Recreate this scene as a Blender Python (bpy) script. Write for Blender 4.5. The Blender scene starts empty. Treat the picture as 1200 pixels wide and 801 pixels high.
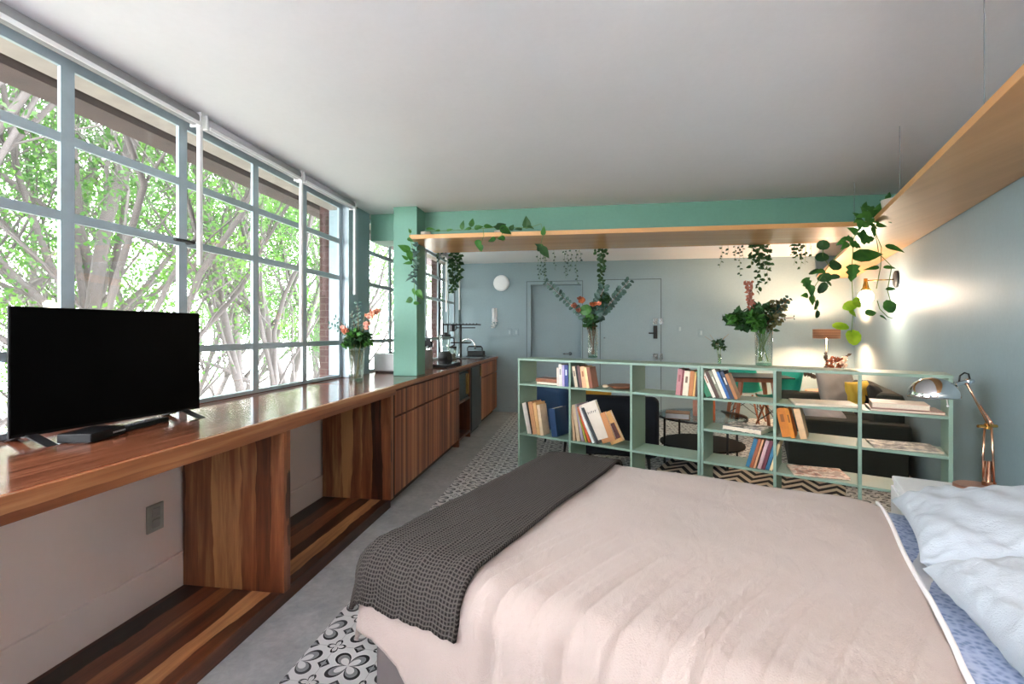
import bpy, bmesh, math, random
from mathutils import Vector, Matrix
from math import sin, cos, pi, radians, sqrt, atan2
random.seed(7)
S = bpy.context.scene
COL = S.collection

# ---------------------------------------------------------------- camera numbers (frame 1200 x 801)
FPX, CXP, HYP, CAMH = 550.0, 600.0, 389.0, 1.29
TH = math.atan(83 / 550.0)
FV = Vector((-sin(TH), cos(TH), 0)); RV = Vector((cos(TH), sin(TH), 0)); CC = Vector((0, 0, CAMH))
def ray(u, v): return FV + RV * ((u - CXP) / FPX) + Vector((0, 0, (HYP - v) / FPX))
def oz(u, v, z): r = ray(u, v); return CC + r * ((z - CAMH) / r.z)
def ox(u, v, x): r = ray(u, v); return CC + r * (x / r.x)
def oy(u, v, y): r = ray(u, v); return CC + r * (y / r.y)
def od(u, v, d): return CC + ray(u, v) * d

# ---------------------------------------------------------------- mesh builder
class MB:
    def __init__(s): s.v = []; s.f = []; s.uv = {}; s.M = Matrix.Identity(4)
    def add(s, vs, fs):
        b = len(s.v); s.v += [s.M @ Vector(p) for p in vs]; s.f += [tuple(b + i for i in q) for q in fs]; return s
    def box(s, x0, x1, y0, y1, z0, z1):
        return s.add([(x0,y0,z0),(x1,y0,z0),(x1,y1,z0),(x0,y1,z0),(x0,y0,z1),(x1,y0,z1),(x1,y1,z1),(x0,y1,z1)],
            [(0,3,2,1),(4,5,6,7),(0,1,5,4),(1,2,6,5),(2,3,7,6),(3,0,4,7)])
    def prism(s, poly, z0, z1):
        n = len(poly)
        a = sum(poly[i][0]*poly[(i+1)%n][1]-poly[(i+1)%n][0]*poly[i][1] for i in range(n))
        if a < 0: poly = poly[::-1]
        return s.add([(x,y,z0) for x,y in poly]+[(x,y,z1) for x,y in poly],
            [tuple(range(n))[::-1], tuple(range(n,2*n))]+[(i,(i+1)%n,n+(i+1)%n,n+i) for i in range(n)])
    def extr(s, poly, y0, y1):   # polygon in x,z extruded along y
        n = len(poly)
        return s.add([(x,y0,z) for x,z in poly]+[(x,y1,z) for x,z in poly],
            [tuple(range(n)), tuple(range(n,2*n))[::-1]]+[(i,n+i,n+(i+1)%n,(i+1)%n) for i in range(n)])
    def tube(s, pts, r, seg=8, caps=True):
        pts = [Vector(p) for p in pts]; n = len(pts)
        rs = r if isinstance(r, (list, tuple)) else [r]*n
        vs = []; fs = []; up = None
        for i, p in enumerate(pts):
            t = (pts[min(i+1,n-1)]-pts[max(i-1,0)])
            t = t.normalized() if t.length > 1e-9 else Vector((0,0,1))
            if up is None:
                up = Vector((0,0,1)) if abs(t.z) < .9 else Vector((1,0,0))
            a = t.cross(up)
            if a.length < 1e-6: a = t.orthogonal()
            a.normalize(); b = a.cross(t).normalized(); up = b
            for k in range(seg):
                q = 2*pi*k/seg; vs.append(p + a*(rs[i]*cos(q)) + b*(rs[i]*sin(q)))
        for i in range(n-1):
            for k in range(seg):
                k2 = (k+1) % seg; fs.append((i*seg+k, i*seg+k2, (i+1)*seg+k2, (i+1)*seg+k))
        if caps: fs += [tuple(range(seg))[::-1], tuple((n-1)*seg+k for k in range(seg))]
        return s.add(vs, fs)
    def lathe(s, prof, c=(0,0,0), seg=24, caps=True):
        vs = []; fs = []; m = len(prof); c = Vector(c)
        for r, z in prof:
            for k in range(seg): q = 2*pi*k/seg; vs.append(c+Vector((r*cos(q), r*sin(q), z)))
        for i in range(m-1):
            for k in range(seg):
                k2 = (k+1) % seg; fs.append((i*seg+k, i*seg+k2, (i+1)*seg+k2, (i+1)*seg+k))
        if caps and prof[0][0] > 1e-6: fs.append(tuple(range(seg))[::-1])
        if caps and prof[-1][0] > 1e-6: fs.append(tuple((m-1)*seg+k for k in range(seg)))
        return s.add(vs, fs)
    def ball(s, c, r, seg=16, sc=(1,1,1)):
        n = max(6, seg//2); vs=[]; fs=[]; c=Vector(c)
        for i in range(n+1):
            a = pi*i/n - pi/2
            for k in range(seg):
                q=2*pi*k/seg; vs.append(c+Vector((r*sc[0]*cos(a)*cos(q), r*sc[1]*cos(a)*sin(q), r*sc[2]*sin(a))))
        for i in range(n):
            for k in range(seg):
                k2=(k+1)%seg; fs.append((i*seg+k,i*seg+k2,(i+1)*seg+k2,(i+1)*seg+k))
        return s.add(vs, fs)
    def grid(s, fn, nu, nv):
        b = len(s.v); vs = []; 
        for i in range(nu+1):
            for j in range(nv+1): vs.append(fn(i/nu, j/nv))
        fs = []
        for i in range(nu):
            for j in range(nv):
                a = i*(nv+1)+j; fs.append((a, a+nv+1, a+nv+2, a+1))
        return s.add(vs, fs)
    def leaf(s, c, d, nrm, L, W, fold=.25, prof=None):
        """a leaf of length L along d centred on c, width W, facing nrm"""
        d = Vector(d).normalized(); nrm = Vector(nrm); sd = d.cross(nrm)
        if sd.length < 1e-5: sd = d.orthogonal()
        sd.normalize(); nn = sd.cross(d).normalized(); c = Vector(c)
        prof = prof or [(0,.0),(.12,.34),(.35,.5),(.65,.38),(1,0)]
        vs = []; n = len(prof)
        for t, w in prof:
            m = c + d*((t-.5)*L) - nn*(L*.35*(t-.35)**2)
            vs += [m, m + sd*(w*W) + nn*(w*W*fold), m - sd*(w*W) + nn*(w*W*fold)]
        fs = []
        for i in range(n-1):
            a=3*i; b=3*i+3
            fs += [(a, a+1, b+1, b), (a, b, b+2, a+2)]
        return s.add(vs, fs)
    def tuft(s, c, d, L, W):
        d = Vector(d).normalized(); c = Vector(c)
        sd = d.cross(Vector((random.gauss(0,1),random.gauss(0,1),random.gauss(0,1))))
        if sd.length < 1e-4: sd = d.orthogonal()
        sd.normalize()
        return s.add([c-d*L*.5, c+sd*W*.5, c+d*L*.5, c-sd*W*.5], [(0,1,2,3)])

WORLD = {}
def mat_of(o): return WORLD.get(o.name, Matrix.Identity(4)) if o else Matrix.Identity(4)
def build(name, mb, mat, parent=None, world=False, smooth=False, bevel=0, solid=0, sub=0, loc=None, seg=2):
    """links the builder's shape as ONE mesh object"""
    me = bpy.data.meshes.new(name)
    vs = mb.v
    if parent is not None and world:
        inv = mat_of(parent).inverted(); vs = [inv @ p for p in vs]
    if loc is not None and parent is None: vs = [p - Vector(loc) for p in vs]
    me.from_pydata([tuple(p) for p in vs], [], mb.f)
    me.validate()
    bm = bmesh.new(); bm.from_mesh(me)
    bmesh.ops.remove_doubles(bm, verts=bm.verts, dist=1e-6)
    if not name.startswith(('foliage','leaves','petal')) : bmesh.ops.recalc_face_normals(bm, faces=bm.faces)
    bm.to_mesh(me); bm.free()
    o = bpy.data.objects.new(name, me); COL.objects.link(o)
    for m in (mat if isinstance(mat,(list,tuple)) else [mat]): me.materials.append(m)
    if parent is not None: o.parent = parent
    if loc is not None and parent is None: o.location = loc
    WORLD[o.name] = mat_of(parent) @ Matrix.Translation(loc) if (loc is not None and parent is None) else mat_of(parent)
    if smooth:
        for p in me.polygons: p.use_smooth = True
    if solid:
        m = o.modifiers.new('solid','SOLIDIFY'); m.thickness = solid; m.offset = 0
    if bevel:
        m = o.modifiers.new('bev','BEVEL'); m.width = bevel; m.segments = seg; m.limit_method = 'ANGLE'; m.angle_limit = radians(40)
    if sub:
        m = o.modifiers.new('sub','SUBSURF'); m.levels = sub; m.render_levels = sub
    return o
def tag(o, label=None, cat=None, group=None, kind=None):
    if label: o['label'] = label
    if cat: o['category'] = cat
    if group: o['group'] = group
    if kind: o['kind'] = kind
    return o
def thing(name, label, cat, loc=(0,0,0), rz=0, group=None, kind=None):
    o = bpy.data.objects.new(name, None); COL.objects.link(o); o.empty_display_size = .1
    o.location = loc; o.rotation_euler = (0,0,rz)
    WORLD[o.name] = Matrix.Translation(loc) @ Matrix.Rotation(rz, 4, 'Z')
    return tag(o, label, cat, group, kind)

# ---------------------------------------------------------------- materials
def lin(h):
    h = h.lstrip('#'); c = [int(h[i:i+2],16)/255 for i in (0,2,4)]
    return tuple((x/12.92 if x <= .04045 else ((x+.055)/1.055)**2.4) for x in c)+(1,)
class NT:
    def __init__(s, name):
        s.m = bpy.data.materials.new(name); s.m.use_nodes = True; s.t = s.m.node_tree; s.t.nodes.clear()
        s.out = s.n('ShaderNodeOutputMaterial')
    def n(s, t, **k):
        x = s.t.nodes.new(t)
        for a, b in k.items(): setattr(x, a, b)
        return x
    def l(s, a, b): s.t.links.new(a, b)
    def inp(s, sock, v):
        if hasattr(v, 'is_linked') or hasattr(v, 'links'): s.l(v, sock)
        else: sock.default_value = v
    def math(s, op, a, b=0, c=0):
        x = s.n('ShaderNodeMath', operation=op); s.inp(x.inputs[0], a); s.inp(x.inputs[1], b); s.inp(x.inputs[2], c); return x.outputs[0]
    def ramp(s, fac, stops, interp='LINEAR'):
        x = s.n('ShaderNodeValToRGB'); r = x.color_ramp; r.interpolation = interp
        while len(r.elements) > 1: r.elements.remove(r.elements[-1])
        r.elements[0].position = stops[0][0]; r.elements[0].color = stops[0][1]
        for p, c in stops[1:]: e = r.elements.new(p); e.color = c
        s.l(fac, x.inputs[0]); return x.outputs[0]
    def mix(s, f, a, b):
        x = s.n('ShaderNodeMix', data_type='RGBA'); s.inp(x.inputs[0], f); s.inp(x.inputs[6], a); s.inp(x.inputs[7], b); return x.outputs[2]
    def obj(s): return s.n('ShaderNodeTexCoord').outputs['Object']
    def gen(s): return s.n('ShaderNodeTexCoord').outputs['Generated']
    def sep(s, v): x = s.n('ShaderNodeSeparateXYZ'); s.l(v, x.inputs[0]); return x.outputs
    def comb(s, a, b, c=0.0):
        x = s.n('ShaderNodeCombineXYZ')
        for i, q in enumerate((a,b,c)): s.inp(x.inputs[i], q)
        return x.outputs[0]
    def noise(s, v, scale, detail=3, rough=.55, dist=0):
        x = s.n('ShaderNodeTexNoise'); s.l(v, x.inputs['Vector']); x.inputs['Scale'].default_value = scale
        x.inputs['Detail'].default_value = detail; x.inputs['Roughness'].default_value = rough; x.inputs['Distortion'].default_value = dist
        return x.outputs['Fac']
    def scale(s, v, sc):
        x = s.n('ShaderNodeVectorMath', operation='MULTIPLY'); s.l(v, x.inputs[0]); x.inputs[1].default_value = sc; return x.outputs[0]
    def bump(s, h, strength=.3, dist=.01):
        x = s.n('ShaderNodeBump'); s.l(h, x.inputs['Height']); x.inputs['Strength'].default_value = strength; x.inputs['Distance'].default_value = dist
        return x.outputs[0]
    def bsdf(s, color, rough=.6, metal=0, normal=None, spec=.5, **k):
        b = s.n('ShaderNodeBsdfPrincipled'); s.inp(b.inputs['Base Color'], color); s.inp(b.inputs['Roughness'], rough)
        b.inputs['Metallic'].default_value = metal; b.inputs['Specular IOR Level'].default_value = spec
        if normal is not None: s.l(normal, b.inputs['Normal'])
        for a, v in k.items(): b.inputs[a.replace('_',' ')].default_value = v
        s.l(b.outputs[0], s.out.inputs[0]); return b
MATS = {}
def plain(hexc, rough=.55, metal=0, var=.06, sc=30, spec=.5, bump=0):
    key = (hexc, rough, metal, var, sc, spec, bump)
    if key in MATS: return MATS[key]
    t = NT('surface_'+hexc.strip('#')); c = lin(hexc)
    nz = t.noise(t.obj(), sc, 3)
    a = tuple(x*(1-var) for x in c[:3])+(1,); b = tuple(min(1,x*(1+var)) for x in c[:3])+(1,)
    col = t.ramp(nz, [(.3,a),(.7,b)])
    t.bsdf(col, rough, metal, t.bump(nz, bump, .004) if bump else None, spec)
    MATS[key] = t.m; return t.m
def wood(name, grain, plank, width, stops, gs=1.2, cs=22, rough=.35, rnd=.55, dark_lines=True, wave=0, bump=.08, fine=.25):
    """grain / plank: axis numbers along which the grain runs and the planks are laid side by side"""
    t = NT(name); p = t.obj(); xyz = t.sep(p)
    pc = t.math('ADD', xyz[plank], 50.0)
    if wave:
        sw = [9.0]*3; sw[grain] = 2.2
        pc = t.math('ADD', pc, t.math('MULTIPLY', t.math('SUBTRACT', t.noise(t.scale(p, tuple(sw)), 1.0, 3, .6), .5), wave))
    idx = t.math('FLOOR', t.math('DIVIDE', pc, width))
    wn = t.n('ShaderNodeTexWhiteNoise', noise_dimensions='1D'); t.l(idx, wn.inputs['W']); rv = wn.outputs['Value']
    off = t.math('MULTIPLY', rv, 37.0)
    sc = [cs, cs, cs]; sc[grain] = gs
    v = t.scale(p, tuple(sc))
    vv = t.n('ShaderNodeVectorMath', operation='ADD'); t.l(v, vv.inputs[0]); t.l(t.comb(off, off, off), vv.inputs[1])
    n1 = t.noise(vv.outputs[0], .35, 4, .55, .8)
    n2 = t.noise(vv.outputs[0], 2.2, 3, .6, .3)
    f = t.math('ADD', t.math('MULTIPLY', n1, 1-fine), t.math('MULTIPLY', n2, fine))
    f = t.math('ADD', f, t.math('MULTIPLY', t.math('SUBTRACT', rv, .5), rnd))
    col = t.ramp(f, stops)
    if dark_lines:
        fr = t.math('FRACT', t.math('DIVIDE', t.math('ADD', xyz[plank], 50.0), width))
        e = t.math('LESS_THAN', t.math('MINIMUM', fr, t.math('SUBTRACT', 1.0, fr)), .0012/width)
        col = t.mix(e, col, lin('#2a140b'))
    t.bsdf(col, rough, 0, t.bump(n2, bump, .002) if bump else None)
    return t.m
ROSE = [(.22,lin('#120906')),(.36,lin('#2e160d')),(.47,lin('#522b1a')),(.57,lin('#6d3c24')),(.68,lin('#8a5535')),(.84,lin('#be8a58'))]
TOPC = [(.28,lin('#351a11')),(.42,lin('#5a2f20')),(.52,lin('#75432d')),(.62,lin('#8a573c')),(.78,lin('#b08260'))]
EDGEC = [(.25,lin('#241009')),(.42,lin('#532817')),(.54,lin('#743f25')),(.66,lin('#965e3a')),(.84,lin('#c89868'))]
def emit(name, hexc, st):
    t = NT(name); e = t.n('ShaderNodeEmission'); e.inputs[0].default_value = lin(hexc); e.inputs[1].default_value = st
    t.l(e.outputs[0], t.out.inputs[0]); return t.m
def clear(name, tint=(1,1,1,1), gl=.08, edge=.35, rough=.02):
    t = NT(name); tr = t.n('ShaderNodeBsdfTransparent'); tr.inputs[0].default_value = tint
    g = t.n('ShaderNodeBsdfGlossy'); g.inputs['Roughness'].default_value = rough
    lw = t.n('ShaderNodeLayerWeight'); lw.inputs[0].default_value = .25
    f = t.math('ADD', t.math('MULTIPLY', lw.outputs['Facing'], edge), gl)
    m = t.n('ShaderNodeMixShader'); t.l(f, m.inputs[0]); t.l(tr.outputs[0], m.inputs[1]); t.l(g.outputs[0], m.inputs[2]); t.l(m.outputs[0], t.out.inputs[0])
    return t.m
def leafmat(name, c1, c2, trans=.25, sc=9):
    t = NT(name); nz = t.noise(t.obj(), sc, 2)
    col = t.ramp(nz, [(.35,lin(c1)),(.65,lin(c2))])
    b = t.bsdf(col, .45, 0, None, .35)
    tl = t.n('ShaderNodeBsdfTranslucent'); t.l(col, tl.inputs[0])
    m = t.n('ShaderNodeMixShader'); m.inputs[0].default_value = trans
    t.l(b.outputs[0], m.inputs[1]); t.l(tl.outputs[0], m.inputs[2]); t.l(m.outputs[0], t.out.inputs[0]); return t.m
def paint(name, hexc, rough=.55, blotch=.07, spec=.4):
    t = NT(name); c = lin(hexc); o = t.obj()
    f = t.math('ADD', t.math('MULTIPLY', t.noise(o, 1.6, 5, .6), .7), t.math('MULTIPLY', t.noise(o, 40, 2), .3))
    a = tuple(x*(1-blotch) for x in c[:3])+(1,); b = tuple(min(1,x*(1+blotch)) for x in c[:3])+(1,)
    t.bsdf(t.ramp(f, [(.3,a),(.7,b)]), rough, 0, t.bump(f, .12, .01), spec); return t.m

M_TEAL = paint('blue_grey_wall_paint', '#90a5ac', .5)
M_GREEN = paint('green_column_paint', '#689886', .5)
M_CEIL = paint('ceiling_paint', '#e9e9ec', .6, .03)
M_WHITE = paint('white_wall_paint', '#e6d3cb', .55, .02)
M_FRAME = plain('#a0b2ba', .4, 0, .06, 12)
M_SHELFG = paint('sage_green_lacquer', '#8aa696', .42, .04)
M_GLASS = clear('window_glass', (1,1,1,1), .015, .12)
M_VGLASS = clear('vase_glass', (.93,.97,.95,1), .06, .55)
M_WHITEP = plain('#e9e9ea', .4, 0, .02)
M_BLACK = plain('#0c0d0f', .4, 0, .05)
M_BLACKM = plain('#15171a', .55, 0, .08)
M_CHROME = plain('#d8d8da', .08, 1, .01)
M_STEEL = plain('#b9bdc0', .25, 1, .03)
M_COPPER = plain('#d9a88c', .18, 1, .04)
M_BRASS = plain('#c99a4e', .25, 1, .04)
M_TOP = wood('worktop_wood', 1, 0, .12, TOPC, .7, 34, .15, .12, False, 0, 0, .6)
M_EDGE = wood('worktop_edge_wood', 1, 2, .026, EDGEC, .9, 20, .3, .35, False, .03, 0, .2)
M_PANEL = wood('panel_wood', 2, 0, .077, ROSE, 1.3, 15, .35, .6, False, .08, .05, .38)
M_BASE = wood('base_board_wood', 1, 0, .087, ROSE, 1.0, 15, .35, .6, False, .08, .05, .38)
SLATC = [(.15,lin('#43200f')),(.35,lin('#784026')),(.5,lin('#985838')),(.68,lin('#ad6f47')),(.9,lin('#c9986a'))]
M_SLAT = wood('slat_front_wood', 2, 1, .03, SLATC, .7, 18, .4, .5, False)
M_PLY = wood('pale_shelf_wood', 0, 1, .4, [(.2,lin('#b98350')),(.5,lin('#cf9a63')),(.8,lin('#e0b27c'))], .7, 10, .25, .1, False)
M_PLY2 = wood('pale_wall_shelf_wood', 1, 0, 2.4, [(.2,lin('#b98350')),(.5,lin('#cf9a63')),(.8,lin('#e0b27c'))], .7, 10, .4, .1, False)
M_LEAF = leafmat('pothos_leaf', '#31602a', '#4b8434', .3)
M_LEAFD = leafmat('dark_leaf', '#1f3f22', '#33592e', .2)
M_LEAFB = leafmat('blue_green_leaf', '#2b4640', '#4d6a60', .2)
M_LEAFY = leafmat('lime_leaf', '#7fae1e', '#b4d43a', .45)
M_STEM = plain('#5d7a3a', .6)
M_TWIG = plain('#6b4a35', .7)
# ================================================================ ROOM SHELL
WN = Vector((.942, -.337, 0)).normalized(); WT = Vector((.337, .942, 0)).normalized(); WD = 1.157   # right wall: normal, run, distance
def wx(y): return (WD - WN.y*y)/WN.x
ZC = 2.41
def floor_mat():
    t = NT('patterned_tile_and_concrete'); p = t.obj(); xyz = t.sep(p); T = .2
    def cell(a, o): return t.math('SUBTRACT', t.math('FRACT', t.math('DIVIDE', t.math('ADD', a, 40.0+o), T)), .5)
    def motif(ox_):
        x = cell(xyz[0], ox_); y = cell(xyz[1], ox_)
        r = t.math('SQRT', t.math('ADD', t.math('MULTIPLY', x, x), t.math('MULTIPLY', y, y)))
        a = t.math('ARCTAN2', y, x); return x, y, r, a
    x, y, r, a = motif(0.0)
    c2 = t.math('ABSOLUTE', t.math('SINE', t.math('MULTIPLY', a, 2.0)))         # petals on the diagonals
    pet = t.math('ADD', t.math('MULTIPLY', t.math('POWER', c2, .6), .40), .03)
    d1 = t.math('SUBTRACT', pet, r)                                              # inside petal > 0
    ax = t.math('ABSOLUTE', x); ay = t.math('ABSOLUTE', y)
    mx = t.math('MAXIMUM', ax, ay); mn = t.math('MINIMUM', ax, ay)
    dia = t.math('ADD', t.math('ABSOLUTE', t.math('SUBTRACT', mx, .5)), mn)      # diamonds on the edge middles
    x2, y2, r2, a2 = motif(T*.5)                                                # corner rosette
    c4 = t.math('ABSOLUTE', t.math('COSINE', t.math('MULTIPLY', a2, 2.0)))
    d2 = t.math('SUBTRACT', t.math('ADD', t.math('MULTIPLY', c4, .13), .07), r2)
    def gt(v, k): return t.math('GREATER_THAN', v, k)
    white = lin('#dadad8'); dark = lin('#2f3134'); grey = lin('#8d9091')
    col = t.mix(gt(d1, 0.0), white, dark); col = t.mix(gt(d1, .07), col, grey); col = t.mix(gt(d1, .17), col, white)
    col = t.mix(t.math('LESS_THAN', dia, .13), col, dark); col = t.mix(t.math('LESS_THAN', dia, .07), col, grey)
    col = t.mix(gt(d2, 0.0), col, dark); col = t.mix(gt(d2, .05), col, white)
    fx = t.math('SUBTRACT', .5, mx); col = t.mix(t.math('LESS_THAN', fx, .006), col, lin('#b5b5b2'))
    cn = t.math('ADD', t.math('MULTIPLY', t.noise(p, 5, 6, .65), .6), t.math('MULTIPLY', t.noise(p, 26, 4, .6, .6), .4))
    conc = t.ramp(cn, [(.3, lin('#8d8f90')), (.5, lin('#a4a5a4')), (.72, lin('#bdbdbb'))])
    col = t.mix(gt(xyz[0], -1.105), conc, col)
    t.bsdf(col, .45, 0, t.bump(cn, .1, .004), .4); return t.m
m = MB(); m.box(-2.3, 4.6, -2.0, 7.7, -.1, 0); tag(build('floor', m, floor_mat()), kind='structure')
def sm_(x): x = max(0.0, min(1.0, x)); return x*x*(3-2*x)
def zceil(x, y): return ZC + .42*sm_((x+1.2)/3.2)*sm_((4.0-y)/2.6)      # the ceiling swells upward over the bed, towards the right wall
m = MB(); NXC, NYC = 110, 110
m.grid(lambda u, v: Vector((-2.2+6.8*u, -2.0+9.7*v, zceil(-2.2+6.8*u, -2.0+9.7*v))), NXC, NYC); m.grid(lambda u, v: Vector((-2.2+6.8*u, -2.0+9.7*v, ZC+.66)), 1, 1)
tag(build('ceiling', m, M_CEIL, smooth=True), kind='structure')
m = MB(); m.box(-2.3, -.826, 7.5, 7.65, 0, ZC); m.box(-.826, -.03, 7.5, 7.65, 2.05, ZC); m.box(-.03, 4.5, 7.5, 7.65, 0, ZC); tag(build('wall_far', m, M_TEAL), kind='structure')
m = MB(); m.prism([(wx(-1.8), -1.8), (wx(7.5), 7.5), (wx(7.5)+.15, 7.5), (wx(-1.8)+.15, -1.8)], 0, ZC+.6); tag(build('wall_right', m, M_TEAL), kind='structure')
m = MB(); m.box(-2.3, .75, -1.95, -1.8, 0, ZC+.6); tag(build('wall_back', m, M_WHITE), kind='structure')
m = MB()   # window wall: parapet under the counter, head, piers
m.box(-2.28, -1.93, -1.8, 7.5, 0, .83)
tag(build('wall_left', m, M_WHITE), kind='structure')
m = MB()
m.box(-2.28, -2.0, 3.97, 4.2, .901, ZC); m.box(-2.28, -2.0, 7.42, 7.5, .901, ZC)
m.box(-2.28, -2.0, -1.8, -.6, .901, ZC)
tag(build('wall_left', m, M_TEAL), kind='structure')
m = MB(); m.box(-2.28, -2.0, -1.8, 3.97, 2.396, ZC); m.box(-2.28, -2.0, 4.2, 7.42, 2.396, ZC); m.box(-2.28, -2.201, -1.8, 7.5, ZC, 2.62); tag(build('wall_left', m, plain('#a0958e', .8, 0, .16, 6)), kind='structure')
m = MB(); m.box(-2.28, -2.061, -1.8, 7.5, .8301, .8925); tag(build('wall_left', m, M_TEAL), kind='structure')
# tall white baseboard under the counter, slim one on the far wall
m = MB(); m.box(-1.945, -1.915, -1.8, 3.28, .0, .225); tag(build('baseboard_left', m, M_WHITE, bevel=.004), kind='structure')
m = MB(); m.box(-1.36, -.9, 7.485, 7.5, 0, .07); m.box(1.21, wx(7.485), 7.485, 7.5, 0, .07); m.box(.02, .255, 7.485, 7.5, 0, .07); tag(build('baseboard_far', m, M_TEAL), kind='structure')
# green column on the counter and green ceiling beam
m = MB(); m.box(-1.679, -1.459, 4.0, 4.22, .9, ZC); tag(build('trim_1', m, M_GREEN, bevel=.004), 'sage green square column standing on the wooden counter', kind='structure')
m = MB(); m.box(-2.0, wx(4.36)-.0, 4.22, 4.5, 2.155, ZC); tag(build('trim_2', m, M_GREEN, bevel=.004), 'green ceiling beam above the hanging shelf', kind='structure')

# ---------------------------------------------------------------- windows
def window(nm, ys, zs, y0, y1, z0, z1, label):
    w = thing(nm, label, None, (-2.07, (y0+y1)/2, z0), 0, None, 'structure')
    fr = MB(); X0, X1 = -2.0785, -2.0625
    fr.box(X0, X1, y0, y0+.05, z0, z1); fr.box(X0, X1, y1-.05, y1, z0, z1)
    fr.box(X0, X1, y0+.05, y1-.05, z1-.055, z1); fr.box(X0, X1, y0+.05, y1-.05, z0, z0+.03)
    b = .026
    for y in ys: fr.box(X0, X1, y-b, y+b, z0+.03, z1-.055)
    e = [y0+.05]+[q for y in ys for q in (y-b, y+b)]+[y1-.05]
    for z in zs:
        for i in range(0, len(e), 2): fr.box(X0+.001, X1-.001, e[i], e[i+1], z-.019, z+.019)
    build('window_frame', fr, M_FRAME, w, world=True)
    pn = MB(); pn.box(-2.0725, -2.0685, y0+.02, y1-.02, z0+.02, z1-.02)
    build('pane', pn, M_GLASS, w, world=True)
    return w
ms = [1.611, 2.165, 2.716, 3.25]
w1 = window('window_1', [1.611-.552*k for k in (3,2,1)]+ms, [1.2, 1.757, 2.07], -.6, 3.80, .893, 2.41, 'long grid window with grey-blue metal frame above the television')
f = MB(); f.box(-2.085, -2.0, 3.80, 3.97, .901, ZC); build('jamb', f, M_FRAME, w1, world=True)
f = MB(); f.tube([(-2.04,2.165,1.757),(-2.0,2.165,1.757)], .012, 8); f.tube([(-2.005,2.165,1.757),(-2.0,2.05,1.75)], .008, 8); build('latch', f, M_BLACKM, w1, world=True)
window('window_2', [4.84, 5.42, 6.0, 6.55, 7.06], [1.2, 1.757, 2.07], 4.2, 7.42, .893, 2.41, 'grid window behind the green column above the sink')

# ---------------------------------------------------------------- exterior
M_BRICK = None
def brick():
    t = NT('red_brick'); xyz = t.sep(t.obj()); b = t.n('ShaderNodeTexBrick')
    t.l(t.comb(t.math('ADD', xyz[0], xyz[1]), xyz[2]), b.inputs['Vector'])
    b.inputs['Color1'].default_value = lin('#3a2120'); b.inputs['Color2'].default_value = lin('#452a26'); b.inputs['Mortar'].default_value = lin('#544a47')
    b.inputs['Scale'].default_value = 4.2; b.inputs['Mortar Size'].default_value = .012
    t.bsdf(b.outputs['Color'], .85); return t.m
M_BRICK = brick()
m = MB(); m.box(-2.385, -2.285, 3.99, 4.2, -3, 2.62); tag(build('brick_pillar', m, M_BRICK), 'red brick pillar outside between the two windows', kind='structure')
m = MB(); m.box(-2.385, -2.285, 7.2, 7.4, -3, 2.62); tag(build('brick_pillar', m, M_BRICK), 'red brick pillar outside beside the far corner', kind='structure')
m = MB(); m.box(-2.9, -2.28, -3, 8.5, 2.62, 2.7); tag(build('roof_slab', m, plain('#8f817a', .8, 0, .15, 6)), 'pale underside of the eave outside the windows', kind='structure')
m = MB(); m.box(-2.86, -2.66, -3, 8.5, 2.535, 2.62); tag(build('roof_beam', m, plain('#382925', .8, 0, .3, 8)), 'brown eave beam outside above the windows', kind='structure')
m = MB(); m.box(-40, -2.3, -25, 45, -3.1, -3); tag(build('ground', m, plain('#7b7a70', .9, 0, .2, .6)), kind='structure')

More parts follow.
